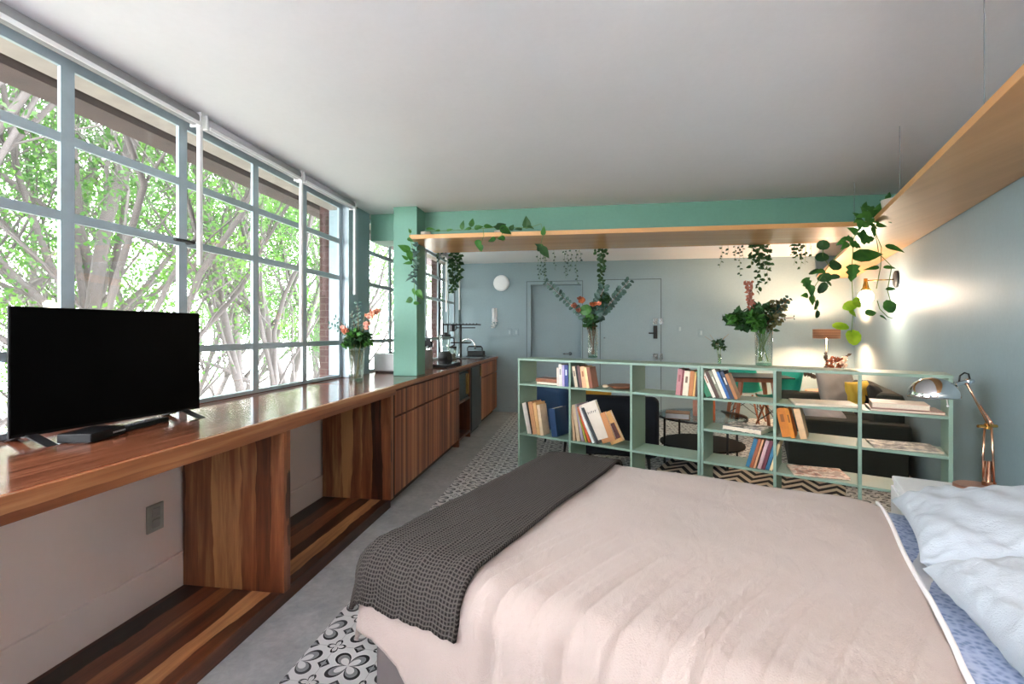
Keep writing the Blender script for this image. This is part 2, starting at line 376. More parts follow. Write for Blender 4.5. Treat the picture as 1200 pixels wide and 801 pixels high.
M_BARK = paint('grey_bark', '#4a4543', .85, .3)
M_TREEA = leafmat('tree_leaf_bright', '#355a1f', '#5c8632', .48, 3)
M_TREEB = leafmat('tree_leaf_deep', '#28491d', '#48702e', .42, 3)
def tree(label, x, y, seed, lean, h=7.5, r0=.16, nb=9, leaf=M_TREEA, nl=2600, split=1.6):
    rnd = random.Random(seed)
    T = thing('tree', label, 'tree', (x, y, -3), 0, 'trees outside the windows')
    wd = MB(); tips = []
    def limb(p, d, L, r, depth):
        pts = [p]; rs = [r]; q = p.copy(); dd = d.normalized(); n = 7
        for i in range(n):
            dd = (dd + Vector((rnd.gauss(0,.10), rnd.gauss(0,.12), rnd.gauss(.03,.07)))).normalized()
            q = q + dd*(L/n); q.x = min(q.x, -3.0); pts.append(q.copy()); rs.append(r*(1-.62*(i+1)/n))
        wd.tube(pts, rs, 8 if depth < 2 else 5)
        if depth >= 1: tips.extend(pts[2:])
        if depth < 3:
            k = nb+3 if depth == 0 else (5 if depth == 1 else 3)
            for j in range(k):
                i = rnd.randint(2, n-1) if depth else rnd.randint(3, n)
                az = rnd.uniform(0, 2*pi); out = Vector((cos(az)*.55, sin(az), rnd.uniform(.15,.9)))
                limb(pts[i], dd*.5+out*.8, L*rnd.uniform(.42,.7), rs[i]*rnd.uniform(.34,.55), depth+1)
    k = rnd.choice((2,3))
    for j in range(k):
        az = rnd.uniform(0, 2*pi)
        limb(Vector((x+.15*cos(az), y+.15*sin(az), -3.0)), Vector((lean[0]+.16*cos(az), lean[1]+.25*sin(az), 1)), h*rnd.uniform(.85,1.1), r0*rnd.uniform(.7,1.05), 0)
    build('trunk', wd, M_BARK, T, world=True, smooth=True)
    lf = MB()
    tips = [p for p in tips if -1.4 < p.z < 4.6]
    clumps = [rnd.choice(tips)+Vector((rnd.gauss(0,.18), rnd.gauss(0,.18), rnd.gauss(0,.15))) for _ in range(max(1, nl//34))]
    for c0 in clumps:
        rr = rnd.uniform(.12,.34)
        for i in range(34*5):
            c = c0 + Vector((rnd.gauss(0,rr), rnd.gauss(0,rr), rnd.gauss(0,rr*.7)))
            if c.x > -2.9: continue
            d = Vector((rnd.gauss(0,1), rnd.gauss(0,1), rnd.gauss(-.4,.8)))
            L = rnd.uniform(.035,.07); lf.tuft(c, d, L, L*.5)
    build('foliage', lf, leaf, T, world=True)
    return T
tree('slim tree outside the panes above the television', -4.6, 1.9, 3, (-.05,-.10), 7.2, .09, 8, M_TREEA, 3600)
tree('leaning grey tree outside the second pane column', -5.3, 3.6, 11, (.02,-.22), 7.6, .11, 8, M_TREEB, 3600)
tree('forked grey tree outside the middle window panes', -4.9, 5.6, 5, (.0,.10), 7.4, .10, 8, M_TREEA, 3600)
tree('thick grey tree outside beside the brick pillar', -4.4, 7.2, 8, (-.04,-.06), 7.6, .12, 8, M_TREEB, 3200)
tree('tall tree farther out behind the brick pillar', -6.8, 9.2, 21, (.0,-.1), 8.2, .13, 9, M_TREEA, 4000)
tree('tree outside the far window above the sink', -5.0, 11.0, 14, (.04,-.05), 7.6, .11, 9, M_TREEB, 3600)
tree('tree outside seen through the leftmost panes', -5.4, .4, 31, (.0,.14), 7.4, .11, 9, M_TREEB, 3600)
tree('pale leafy tree farthest out beyond the others', -8.5, 5.2, 40, (.0,.0), 8.6, .13, 10, M_TREEA, 5000)
tree('leafy tree far out beyond the far window', -8.0, 14.5, 45, (.0,.0), 8.6, .13, 10, M_TREEA, 4600)

tree('low bushy tree beyond the lowest panes near the television', -8.0, 3.0, 51, (.02,.05), 4.6, .10, 10, M_TREEB, 5200)
tree('low bushy tree beyond the lowest panes left of the bouquet', -7.2, 6.6, 53, (.0,-.05), 4.6, .10, 10, M_TREEA, 5200)
tree('low bushy tree far beyond the brick pillar', -8.2, 10.6, 57, (.0,.0), 4.8, .10, 10, M_TREEB, 5200)
tree('low bushy tree beyond the window above the sink', -6.4, 14.2, 59, (.0,.0), 4.8, .10, 10, M_TREEA, 5000)
tree('far bushy tree at the back of the outside greenery', -11.5, 12.0, 61, (.0,.0), 6.0, .12, 10, M_TREEA, 6000)
# ---------------------------------------------------------------- doors on the far wall
M_GAPSHADE = plain('#2c3436', .9)  # dark strips painted for the shade in the gaps round the doors
def door(nm, x0, x1, ztop, leaf, label):
    D = thing(nm, label, None, ((x0+x1)/2, 7.5, 0), 0, None, 'structure')
    f = MB(); g = .007
    f.box(x0, x0+g, 7.4985, 7.5, 0, ztop); f.box(x1-g, x1, 7.4985, 7.5, 0, ztop); f.box(x0+g, x1-g, 7.4985, 7.5, ztop-g, ztop)
    build('gap_shade', f, M_GAPSHADE, D, world=True)
    l = MB(); l.box(*leaf)
    if leaf[2] > 7.55: l.box(x0, x1, 7.6401, 7.66, 0, ztop+.05)
    build('door_leaf', l, M_TEAL, D, world=True, bevel=.002); return D
D1 = door('door_1', -.896, .0, 2.105, (-.825, -.031, 7.60, 7.64, .005, 2.048), 'recessed blue grey door left of the tall glass vase')
h = MB(); h.lathe([(.0,0),(.028,0),(.028,.012),(.012,.016),(.012,.05),(0,.05)], (0,0,0), 16); h.M = Matrix.Identity(4); h.tube([(0,0,.045),(-.05,0,.047),(-.115,.0,.045)], .010, 8)
R = Matrix.Translation((-.20, 7.599, .945)) @ Matrix.Rotation(radians(90),4,'X'); h.v = [R @ p for p in h.v]
build('handle', h, M_STEEL, D1, world=True, smooth=True)
D2 = door('door_2', .265, 1.197, 2.115, (.275, 1.187, 7.494, 7.4999, .005, 2.105), 'flush blue grey entrance door with a black lock')
k = MB(); k.box(1.075, 1.135, 7.472, 7.493, 1.19, 1.39); k.tube([(1.1,7.45,1.275),(1.0,7.44,1.275)], .011, 8); k.tube([(1.1,7.47,1.275),(1.1,7.445,1.275)], .012, 8)
build('lock', k, M_BLACKM, D2, world=True, bevel=.004)
k = MB()
for z in (1.455, .915):
    k.box(1.07, 1.14, 7.478, 7.493, z-.045, z+.045); k.box(1.165, 1.215, 7.48, 7.4995, z-.045, z+.045)
    k.M = Matrix.Translation((1.105, 7.478, z)) @ Matrix.Rotation(radians(90),4,'X'); k.lathe([(0,0),(.024,0),(.022,.02),(0,.022)], (0,0,0), 14); k.M = Matrix.Identity(4)
build('deadbolt', k, M_STEEL, D2, world=True, bevel=.003)
k = MB(); k.M = Matrix.Translation((.335, 7.4935, 1.20)) @ Matrix.Rotation(radians(90),4,'X'); k.lathe([(0,0),(.012,0),(.01,.008),(0,.008)], (0,0,0), 12)
build('stopper', k, M_STEEL, D2, world=True)

# wall lamp, intercom, switches
L = thing('wall_lamp', 'round white disc wall lamp above the intercom', 'wall lamp', (-1.30, 7.5, 2.08))
R = Matrix.Translation((-1.30, 7.5, 2.08)) @ Matrix.Rotation(radians(90),4,'X')
b = MB(); b.M = R; b.lathe([(0,0),(.11,0),(.11,.03),(0,.03)], (0,0,0), 32); build('base', b, M_WHITEP, L, world=True, smooth=False)
b = MB(); b.M = R; b.lathe([(.128,.03),(.130,.05),(.122,.075),(.09,.085),(0,.09)], (0,0,0), 32); build('diffuser', b, plain('#f4f5f7', .35, 0, .01), L, world=True, smooth=True)
L = thing('intercom_phone', 'white intercom handset on the far wall below the disc lamp', 'intercom', (-1.41, 7.5, 1.46))
b = MB(); b.box(-1.455, -1.375, 7.47, 7.5, 1.46, 1.68); build('base', b, M_WHITEP, L, world=True, bevel=.008)
b = MB(); b.box(-1.45, -1.405, 7.43, 7.468, 1.61, 1.675); b.box(-1.45, -1.405, 7.43, 7.468, 1.465, 1.53); b.box(-1.447, -1.408, 7.425, 7.447, 1.5, 1.64); build('handset', b, plain('#dfe2e6', .35, 0, .02), L, world=True, bevel=.008)
b = MB(); pts = [Vector((-1.43 + .02*cos(i*1.1), 7.45 + .012*sin(i*1.1), 1.47 - .11*sin(pi*i/40)))+Vector((-.04*sin(pi*i/40)+.06*i/40,0,0)) for i in range(41)]; b.tube(pts, .005, 6); build('cord', b, M_WHITEP, L, world=True, smooth=True)
def switch(x, z, label, w=.075, h=.115):
    t = thing('light_switch', label, 'light switch', (x, 7.5, z), 0, None)
    p = MB(); p.box(x-w/2, x+w/2, 7.491, 7.5, z-h/2, z+h/2); build('plate', p, M_TEAL, t, world=True, bevel=.003)
    p = MB(); p.box(x-w*.2, x+w*.2, 7.485, 7.4905, z-h*.28, z+h*.28); build('rocker', p, plain('#a9bcc0', .3), t, world=True, bevel=.002)
switch(-1.17, 1.29, 'left light switch of the pair beside the recessed door')
switch(-1.06, 1.29, 'right light switch of the pair beside the recessed door')
switch(1.47, 1.34, 'light switch on the far wall just right of the black lock')
switch(1.78, 1.28, 'light switch on the far wall above the small vase')
for i,(y,z,lb) in enumerate([(1.87, .447, 'grey wall socket plate under the counter')]):
    t = thing('wall_socket', lb, 'socket', (-1.93, y, z))
    p = MB(); p.box(-1.93, -1.921, y-.042, y+.042, z-.062, z+.062); build('plate', p, plain('#a3a29b', .35, .3), t, world=True, bevel=.003)
    p = MB(); p.box(-1.921, -1.917, y-.02, y+.02, z-.045, z-.005); p.box(-1.921, -1.917, y-.02, y+.02, z+.005, z+.045); build('outlet', p, plain('#8f8e88', .4), t, world=True, bevel=.002)

# ---------------------------------------------------------------- roller blinds
M_BLIND = plain('#a9a9ad', .5, 0, .03, 40)
def blind(y0, y1, wand_y, wz, label):
    t = thing('roller_blind', label, 'roller blind', (-1.955, (y0+y1)/2, 2.375), 0, 'roller blinds along the windows')
    r = MB(); r.tube([(-1.955,y0+.01,2.376),(-1.955,y1-.01,2.376)], .032, 16); build('roller', r, M_BLIND, t, world=True, smooth=True)
    r = MB(); r.box(-1.925, -1.915, y0+.012, y1-.012, 2.338, 2.356); build('bottom_bar', r, M_WHITEP, t, world=True, bevel=.003)
    for y in (y0, y1): r = MB(); r.box(-1.985, -1.922, y-.006, y+.006, 2.338, ZC); build('bracket', r, M_WHITEP, t, world=True, bevel=.002)
    r = MB(); r.box(-1.938, -1.918, wand_y-.012, wand_y+.012, wz, 2.338); build('pull_wand', r, M_WHITEP, t, world=True, bevel=.006)
blind(-.58, 2.13, 2.125, 1.63, 'long white roller blind nearest the camera above the television')
blind(2.17, 3.0, 2.995, 1.22, 'short white roller blind, middle one above the long window')
blind(3.03, 3.78, 3.765, 1.61, 'white roller blind beside the wall pier left of the column')
blind(4.6, 6.5, 6.49, 1.58, 'white roller blind behind the green column')
blind(6.53, 7.25, 7.2, 1.64, 'white roller blind at the far corner above the dish rack')
# ================================================================ COUNTER RUN
XF = -1.375
m = MB(); m.box(-2.06, -1.3755, -1.2, 3.286, .831, .9); m.box(-2.06, -1.3755, 3.286, 7.49, .866, .9)
o = build('worktop', m, M_TOP, bevel=.003, loc=(-1.73, 3, .83)); tag(o, 'long glossy rosewood worktop running under the windows', 'worktop'); WORLD[o.name] = Matrix.Translation((-1.73, 3, .83))
m = MB(); m.box(-1.375, -1.36, -1.2, 3.286, .83, .9); m.box(-1.375, -1.36, 3.286, 7.49, .866, .9); build('front_edge', m, M_EDGE, o, world=True, bevel=.002)
t = thing('open_shelf_unit', 'open dark wood shelf unit under the near half of the worktop', 'shelf unit', (-1.65, 1.5, 0))
b = MB(); b.box(-1.91, -1.40, -1.2, 3.285, .0, .07); build('base_board', b, M_BASE, t, world=True, bevel=.002)
b = MB(); b.box(-1.91, -1.378, 2.005, 2.055, .071, .829); build('side_panel', b, M_PANEL, t, world=True, bevel=.002)
b = MB(); b.box(-1.91, -1.378, 3.235, 3.285, .071, .829); build('side_panel', b, M_PANEL, t, world=True, bevel=.002)
DARK = plain('#20140e', .6, 0, .1)
def slats(y0, y1, z0, z1, w=.03, x=XF):
    mb = MB(); n = max(1, round((y1-y0)/w)); d = (y1-y0)/n
    for i in range(n): mb.box(x-.018, x, y0+i*d+.0012, y0+(i+1)*d-.0012, z0, z1)
    mb.box(x-.03, x-.0181, y0, y1, z0, z1)
    return mb
def cabinet(name, label, y0, y1, zt):
    t = thing(name, label, 'cabinet', (-1.7, (y0+y1)/2, 0), 0, None)
    c = MB(); c.box(-1.91, XF-.031, y0+.002, y1-.002, .09, zt); c.box(-1.91, XF-.07, y0+.002, y1-.002, 0, .09); c.box(XF-.031, XF-.004, y0+.001, y0+.022, .09, zt)
    build('body', c, DARK, t, world=True)
    build('drawer', slats(y0+.024, y1-.004, .668, zt-.012), M_SLAT, t, world=True)
    build('door', slats(y0+.024, y1-.004, .085, .652), M_SLAT, t, world=True)
cabinet('kitchen_cabinet', 'long slatted reddish wood cabinet in the middle of the worktop', 3.288, 5.105, .864)
cabinet('kitchen_cabinet', 'narrow slatted wood cabinet at the far end beside the fridge', 6.275, 7.47, .863)
M_BODY = wood('niche_wood', 2, 1, .2, ROSE, .9, 14, .4, .2, False)
t = thing('oven_housing', 'wooden niche cabinet holding the microwave', 'cabinet', (-1.7, 5.4, 0))
c = MB(); c.box(-1.91, XF, 5.108, 5.14, .0, .863); c.box(-1.91, XF, 5.64, 5.67, 0, .863); c.box(-1.91, XF, 5.14, 5.64, .835, .863); c.box(-1.91, XF, 5.14, 5.64, .06, .09); c.box(-1.91, -1.89, 5.14, 5.64, .09, .835)
build('body', c, M_BODY, t, world=True, bevel=.001)
c = MB(); c.box(-1.889, XF-.002, 5.141, 5.639, .475, .5); build('shelf', c, M_BODY, t, world=True)
t = thing('microwave', 'dark microwave built into the wooden niche', 'microwave', (-1.6, 5.39, .501))
c = MB(); c.box(-1.8, XF-.03, 5.155, 5.625, .501, .815); build('body', c, M_BLACKM, t, world=True, bevel=.003)
c = MB(); c.box(XF-.029, XF-.012, 5.16, 5.62, .505, .81); d = build('door', c, plain('#1b2426', .12, 0, .05), t, world=True, bevel=.003)
c = MB(); c.box(XF-.011, XF+.008, 5.545, 5.565, .54, .79); build('handle', c, M_BRASS, d, world=True, bevel=.003)
t = thing('mini_fridge', 'charcoal mini fridge built in beside the microwave niche', 'fridge', (-1.65, 5.97, 0))
c = MB(); c.box(-1.88, XF-.03, 5.69, 6.255, .0, .855); build('body', c, M_BLACK, t, world=True, bevel=.004)
c = MB(); c.box(XF-.029, XF+.01, 5.695, 6.25, .06, .85); d = build('door', c, plain('#3a4145', .35, .2, .05), t, world=True, bevel=.006)
c = MB(); c.box(XF+.011, XF+.026, 6.16, 6.19, .70, .84); build('handle', c, M_BRASS, d, world=True, bevel=.003)

# ---------------------------------------------------------------- television
a0 = oz(5, 522, .9); 
p0 = Vector((-1.905, 1.365, 0)); p1 = Vector((-1.795, 2.02, 0))       # bottom corners of the screen on plan
ang = atan2((p1-p0).y, (p1-p0).x); TVM = Matrix.Translation((p0.x, p0.y, .9)) @ Matrix.Rotation(ang, 4, 'Z')
def tvfit(u, v):  # helper: where a pixel meets the tv's plane
    n = Vector((-sin(ang), cos(ang), 0)); r = ray(u, v); q = CC + r*((p0-CC).dot(n)/r.dot(n)); return TVM.inverted() @ q
A = tvfit(10,357.5); B = tvfit(10,519); C_ = tvfit(234,367.5); D_ = tvfit(234,475)
xl, xr, zb, zt = (A.x+B.x)/2, (C_.x+D_.x)/2, (B.z+D_.z)/2, (A.z+C_.z)/2
T = thing('television', 'black flat screen television on the worktop in front of the window', 'television', (p0.x, p0.y, .9), ang)
b = MB(); b.box(xl, xr, 0, .010, zb, zt); b.box(xl+.12, xr-.12, .010, .06, zb+.03, zt-.18); build('casing', b, plain('#050506', .6, 0, .02, 30, .15), T, bevel=.002)
M_SCREEN = NT('tv_screen'); M_SCREEN.bsdf((.0008,.0008,.0009,1), .4, 0, None, .04); M_SCREEN = M_SCREEN.m
b = MB(); b.box(xl+.003, xr-.003, -.003, -.0005, zb+.012, zt-.003); build('screen', b, M_SCREEN, T)
for x in (xl+.06, xr-.075):
    b = MB(); b.extr([(x-.014,zb+.02),(x+.014,zb+.02),(x+.016,.03),(x-.016,.03)], .006, .028)
    b.box(x-.016, x+.016, .006, .028, .022, .034)
    for sy in (-1, 1):
        yc = .017+sy*.115
        b.add([(x-.018,.005,.034),(x+.018,.005,.034),(x+.018,.029,.034),(x-.018,.029,.034),(x-.012,yc-.008,0),(x+.022,yc-.008,0),(x+.022,yc+.008,0),(x-.012,yc+.008,0)],
              [(0,1,2,3),(7,6,5,4),(0,4,5,1),(1,5,6,2),(2,6,7,3),(3,7,4,0)])
    build('foot', b, M_BLACKM, T)
def onpt(u, v, z=.9): return oz(u, v, z)
# set top box and remote control
q0 = onpt(73, 520); q1 = onpt(107, 519.5); q2 = onpt(147, 508)
ub = (Vector((q2.x-q1.x, q2.y-q1.y, 0))).normalized(); an = atan2(ub.y, ub.x)
Lb = (q2-q1).length
t = thing('set_top_box', 'small black media box in front of the television', 'media box', (q1.x, q1.y, .9), an)
b = MB(); b.box(0, Lb, 0, .115, .002, .034); build('body', b, plain('#0f1012', .5, 0, .04, 30, .2), t, bevel=.004)
b = MB()
for i in range(7): b.box(Lb*.62+i*.009, Lb*.62+i*.009+.006, -.0006, -.0001, .015, .021)
build('logo', b, plain('#aeb4ba', .4), t)
b = MB(); b.box(.01, .03, .02, .09, 0, .002); build('foot', b, M_BLACK, t); b = MB(); b.box(Lb-.03, Lb-.01, .02, .09, 0, .002); build('foot', b, M_BLACK, t)
q0 = onpt(150, 506); q1 = onpt(199, 493); u_ = (q1-q0); an = atan2(u_.y, u_.x); Lr = u_.length
t = thing('remote_control', 'black remote control lying beside the media box', 'remote control', (q0.x, q0.y, .9), an)
b = MB(); b.box(0, Lr, 0, .048, 0, .02); build('body', b, plain('#0d0e10', .5, 0, .05, 30, .2), t, bevel=.005)
b = MB()
for i in range(9):
    for j in range(3): b.box(.02+i*.018, .031+i*.018, .008+j*.012, .016+j*.012, .0202, .0225)
b.lathe([(0,.0202),(.014,.0202),(.013,.023),(0,.023)], (Lr*.8, .024, 0), 14)
build('buttons', b, plain('#4c5055', .6), t)

# ---------------------------------------------------------------- plants helpers
def vase(name, label, x, y, z, r, h, water=.45, group=None, cat='vase'):
    t = thing(name, label, cat, (x, y, z), 0, group)
    g = MB(); g.lathe([(0,0),(r*.9,0),(r*.93,.004),(r,h),(r-.004,h),(r*.93-.004,.02),(0,.018)], (0,0,0), 28); build('glass', g, M_VGLASS, t, smooth=True)
    g = MB(); g.lathe([(0,.0),(r*.86,.0),(r*.86,.016),(0,.016)], (0,0,0.001), 24); build('base', g, clear('vase_base', (.55,.75,.66,1), .05, .3), t, smooth=False)
    return t
def stems_into(t, pts_top, z0=.03, r=.0025, spread=.025, mat=None):
    b = MB()
    for p in pts_top:
        s = Vector((random.uniform(-spread,spread), random.uniform(-spread,spread), z0)); p = Vector(p)
        b.tube([s, s*.4+p*.6-Vector((0,0,0)) if False else s.lerp(p,.5)+Vector((0,0,.02)), p], r, 5)
    build('stem', b, mat or plain('#6d6a45', .7), t)
def rnd_unit():
    v = Vector((random.gauss(0,1),random.gauss(0,1),random.gauss(0,1))); return v.normalized()
def leaf_ball(mb, c, rx, rz, n, L, W):
    for i in range(n):
        d = rnd_unit(); p = Vector(c)+Vector((d.x*rx, d.y*rx, d.z*rz))*random.uniform(.55,1)
        mb.leaf(p, d+rnd_unit()*.7, rnd_unit(), L*random.uniform(.7,1.2), W*random.uniform(.7,1.2))
def branch(mbs, mbl, p0, p1, n, L, W, sag=0, pairs=True, r=.002):
    p0 = Vector(p0); p1 = Vector(p1); pts = [p0.lerp(p1, i/6)+Vector((0,0,sag*sin(pi*i/6))) for i in range(7)]
    mbs.tube(pts, r, 5)
    for i in range(n):
        f = .12+.88*i/(n-1); k = min(5, int(f*6)); c = pts[k].lerp(pts[k+1], f*6-k); ax = (p1-p0).normalized()
        for sgn in ((1,-1) if pairs else (1 if i%2 else -1,)):
            sd = ax.cross(Vector((.3,1,.2))).normalized()*sgn
            d = sd + ax*.5 + rnd_unit()*.35
            mbl.leaf(c+d.normalized()*L*.5, d, Vector((0,-1,.3))+rnd_unit()*.5, L*random.uniform(.8,1.15)*(1.1-.4*f), W*(1.1-.4*f), .2, [(0,.15),(.2,.42),(.5,.5),(.8,.40),(1,.1)])
def rose(mb, c, r, n=26):
    for i in range(n):
        d = rnd_unit(); d.z = abs(d.z)*.8+.1; a = i/n; rr = r*(.35+.65*a)
        mb.leaf(Vector(c)+d*rr*.6, Vector((0,0,1))+d*(.3+a), d, rr*1.0, rr*1.1, .5, [(0,.25),(.3,.5),(.7,.5),(1,.25)])
    mb.ball(c, r*.45, 10)
M_PEACH = plain('#d98f74', .6, 0, .12, 40); M_PINKF = plain('#efb9a8', .6, 0, .1, 40); M_RUST = plain('#8d4f38', .7, 0, .25, 40); M_ORANGE = plain('#b8663a', .6, 0, .15, 40)

# bouquet on the worktop
vp = oz(418, 446, .9)
t = vase('flower_vase', 'clear glass vase of peach roses on the worktop left of the green column', vp.x, vp.y, .9, .058, .245)
t = thing('flower_bouquet', 'bouquet of peach roses and dark leaves in the glass vase on the worktop', 'flowers', (vp.x, vp.y, .9))
def rel(t_, u, v, y): p = oy(u, v, y); return p - Vector(t_.location)
y0 = vp.y
tops = [rel(t,u,v,y0+dy) for u,v,dy in [(405,388,0),(412,380,.03),(420,372,-.02),(428,366,0),(433,390,.03),(415,395,-.04),(424,392,.04)]]
stems_into(t, tops, .02, .0028, .03)
lf = MB(); cen = rel(t, 419, 396, y0)
leaf_ball(lf, cen, .10, .075, 150, .062, .036)
leaf_ball(lf, rel(t,410,403,y0-.02), .055, .03, 40, .05, .034)
build('leaves', lf, M_LEAFD, t)
lf = MB(); leaf_ball(lf, rel(t,409,404,y0-.05), .05, .03, 26, .05, .034); leaf_ball(lf, rel(t,416,391,y0-.06), .06, .04, 24, .05, .03); leaf_ball(lf, rel(t,433,402,y0-.03), .04, .03, 20, .05, .03); build('leaves', lf, M_LEAF, t)
sm = MB(); lb = MB()
branch(sm, lb, cen, rel(t, 419, 355, y0+.02), 9, .045, .02); branch(sm, lb, cen, rel(t, 386, 381, y0), 9, .045, .022); branch(sm, lb, cen, rel(t, 394, 373, y0+.05), 7, .04, .02)
branch(sm, lb, cen, rel(t, 412, 368, y0+.03), 7, .045, .02)
build('twig', sm, M_TWIG, t); build('leaves', lb, M_LEAFB, t)
for (u,v,r,mt) in [(404,389,.042,M_PEACH),(438,367,.038,M_PEACH),(433,372,.032,M_PINKF),(430,380,.034,M_PINKF),(431,370,.028,M_PEACH),(442,365,.030,M_PEACH),(402,384,.026,M_PINKF),(429,385,.024,M_PINKF)]:
    f = MB(); rose(f, rel(t,u,v,y0-.02), r); build('petals', f, mt, t)

# white box, canister with utensils, hob, blender, dish rack, tap, toaster
wb = oz(438, 436, .9)
t = thing('bread_bin', 'white box with dark base between the bouquet and the green column', 'bread bin', (-1.88, 4.33, .9))
b = MB(); b.box(-2.0, -1.70, 4.28, 4.42, .915, 1.085); build('body', b, plain('#d9d8d8', .4, 0, .04), t, world=True, bevel=.012)
b = MB(); b.box(-1.985, -1.72, 4.29, 4.41, .9, .9149); build('base', b, M_BLACKM, t, world=True)
b = MB(); b.box(-1.86, -1.82, 4.33, 4.37, 1.0851, 1.10); build('knob', b, M_BLACKM, t, world=True, bevel=.003)
cp = Vector((-1.66, 4.86, .9))
t = thing('utensil_pot', 'grey metal utensil pot behind the green column', 'utensil pot', cp)
b = MB(); b.lathe([(0,0),(.062,0),(.062,.2),(.056,.2),(.056,.006),(0,.006)], (0,0,0), 24); build('pot', b, plain('#77726e', .45, .5, .08), t, smooth=False)
for i,(dx,dy,hh,kd,nm,lb) in enumerate([(-.02,.01,.30,0,'ladle','black ladle standing leftmost in the grey utensil pot'),(.015,-.01,.31,1,'spatula','black spatula, tallest in the grey utensil pot'),(.0,.025,.28,0,'spoon','steel spoon standing in the grey utensil pot'),(.02,.02,.29,1,'spatula','black spatula at the back right of the grey utensil pot')]):
    t = thing(nm, lb, nm, cp+Vector((0,0,.007)))
    b = MB(); b.tube([(dx*.5,dy*.5,.003),(dx*1.4,dy*1.4,hh-.07)], .004, 6); build('shaft', b, M_BLACKM if i != 2 else M_STEEL, t)
    b = MB()
    if kd: b.box(dx*1.4-.025, dx*1.4+.025, dy*1.4-.003, dy*1.4+.003, hh-.07, hh)
    else: b.ball((dx*1.4,dy*1.4,hh-.04), .026, 12, (1,.35,1.4))
    build('head', b, M_BLACKM if i != 2 else M_STEEL, t)
t = thing('induction_hob', 'black glass hob on the worktop beside the green column', 'hob', (-1.66, 5.02, .9))
b = MB(); b.box(-1.92, -1.47, 4.95, 5.55, .9005, .925); build('base', b, M_BLACKM, t, world=True, bevel=.004)
b = MB(); b.box(-1.92, -1.47, 4.95, 5.55, .9255, .933); build('glass_top', b, plain('#101113', .08, 0, .03), t, world=True, bevel=.003)
bp = Vector((-1.80, 6.0, .9))
t = thing('blender', 'glass jug blender with black base beside the dish rack', 'blender', bp)
b = MB(); b.lathe([(0,0),(.10,0),(.10,.03),(.085,.10),(.06,.135),(0,.135)], (0,0,0), 20); b.box(-.06,.06,-.11,-.09,.03,.08); build('base', b, M_BLACKM, t, smooth=True)
b = MB(); b.lathe([(.05,.136),(.055,.15),(.075,.33),(.071,.33),(.05,.155)], (0,0,0), 20); build('jug', b, M_VGLASS, t, smooth=True)
b = MB(); b.lathe([(0,.331),(.078,.331),(.075,.36),(.03,.362),(.03,.385),(0,.385)], (0,0,0), 20); build('lid', b, M_BLACKM, t)
b = MB(); b.tube([(.07,0,.32),(.12,0,.31),(.125,0,.22),(.065,0,.19)], .009, 8); build('handle', b, M_BLACKM, t, smooth=True)
# two tier dish rack around a post
rk = oz(541, 421, .9)
rk = Vector((-1.78, 6.72, .9))
t = thing('dish_rack', 'black two tier wire dish rack beside the sink', 'dish rack', rk)
b = MB(); b.tube([(0,0,.012),(0,0,.50)], .018, 8); b.box(-.12,.12,-.08,.08,0,.012); build('post', b, M_BLACK, t)
b = MB()
for z, x0_, x1_ in ((.50,-.23,.27),):
    for yy in (-.12,-.06,0,.06,.12): b.tube([(x0_,yy,z),(x1_,yy,z)], .009, 6)
    for xx in (x0_,x1_): b.tube([(xx,-.12,z),(xx,.12,z)], .011, 6); 
    for xx in (x0_,): b.tube([(xx,-.12,z-.17),(xx,-.12,z+.02)], .011, 6); b.tube([(xx,.12,z-.17),(xx,.12,z+.02)], .011, 6)
    for xx in [x0_+.05*i for i in range(11)]: b.tube([(xx,-.12,z),(xx,-.12,z+.02)], .007, 5)
    b.tube([(x0_+.15,.05,z-.045),(x1_-.06,.05,z-.045)], .009, 6)
build('shelf', b, M_BLACK, t)
b = MB()
for z in (.235,):
    for yy in (-.1,-.03,.04,.1): b.tube([(-.12,yy,z),(.13,yy,z)], .009, 6)
    for xx in (-.12,.13): b.tube([(xx,-.1,z),(xx,.1,z)], .010, 5)
build('shelf', b, M_BLACK, t)
t2 = thing('mug', 'dark mug on the top tier of the dish rack', 'mug', rk+Vector((-.13,0,.40)))
b = MB(); b.lathe([(0,0),(.04,0),(.042,.11),(.038,.11),(.036,.006),(0,.006)], (0,0,0), 18); build('body', b, plain('#17181b', .3), t2); b = MB(); b.tube([(.04,0,.09),(.07,0,.08),(.07,0,.04),(.04,0,.02)], .006, 6); build('handle', b, plain('#17181b', .3), t2)
t2 = thing('jar', 'glass storage jar with black lid under the dish rack', 'jar', (-1.86, 6.55, .9))
b = MB(); b.lathe([(0,0),(.06,0),(.062,.16),(.057,.16),(.055,.008),(0,.008)], (0,0,0), 18); build('glass', b, M_VGLASS, t2, smooth=True); b = MB(); b.lathe([(0,.161),(.064,.161),(.064,.185),(0,.185)], (0,0,0), 18); build('lid', b, M_BLACKM, t2)
b = MB(); b.lathe([(0,.01),(.05,.01),(.05,.08),(0,.08)], (0,0,0), 16); build('contents', b, plain('#8f8a84', .8, 0, .3), t2)
sk = Vector((-1.70, 6.95, .9))
t = thing('kitchen_sink', 'steel sink set into the far end of the worktop', 'sink', sk)
b = MB(); b.box(-1.93,-1.46,6.72,7.28,.9005,.905); build('rim', b, M_STEEL, t, world=True, bevel=.002)
b = MB(); b.box(-1.88,-1.52,6.8,7.1,.9052,.9075); build('bowl', b, plain('#6f7477', .3, .8), t, world=True)
t = thing('kitchen_tap', 'curved chrome tap over the sink', 'tap', (-1.86, 7.0, .906))
b = MB(); pts = [(0,0,0),(0,0,.16)]+[(.0+.12-.12*cos(a), -.03*sin(a/2), .16+.12*sin(a)) for a in [pi*i/12 for i in range(1,12)]]+[(.24,-.03,.13)]; b.tube(pts, .014, 10); build('spout', b, M_CHROME, t, smooth=True)
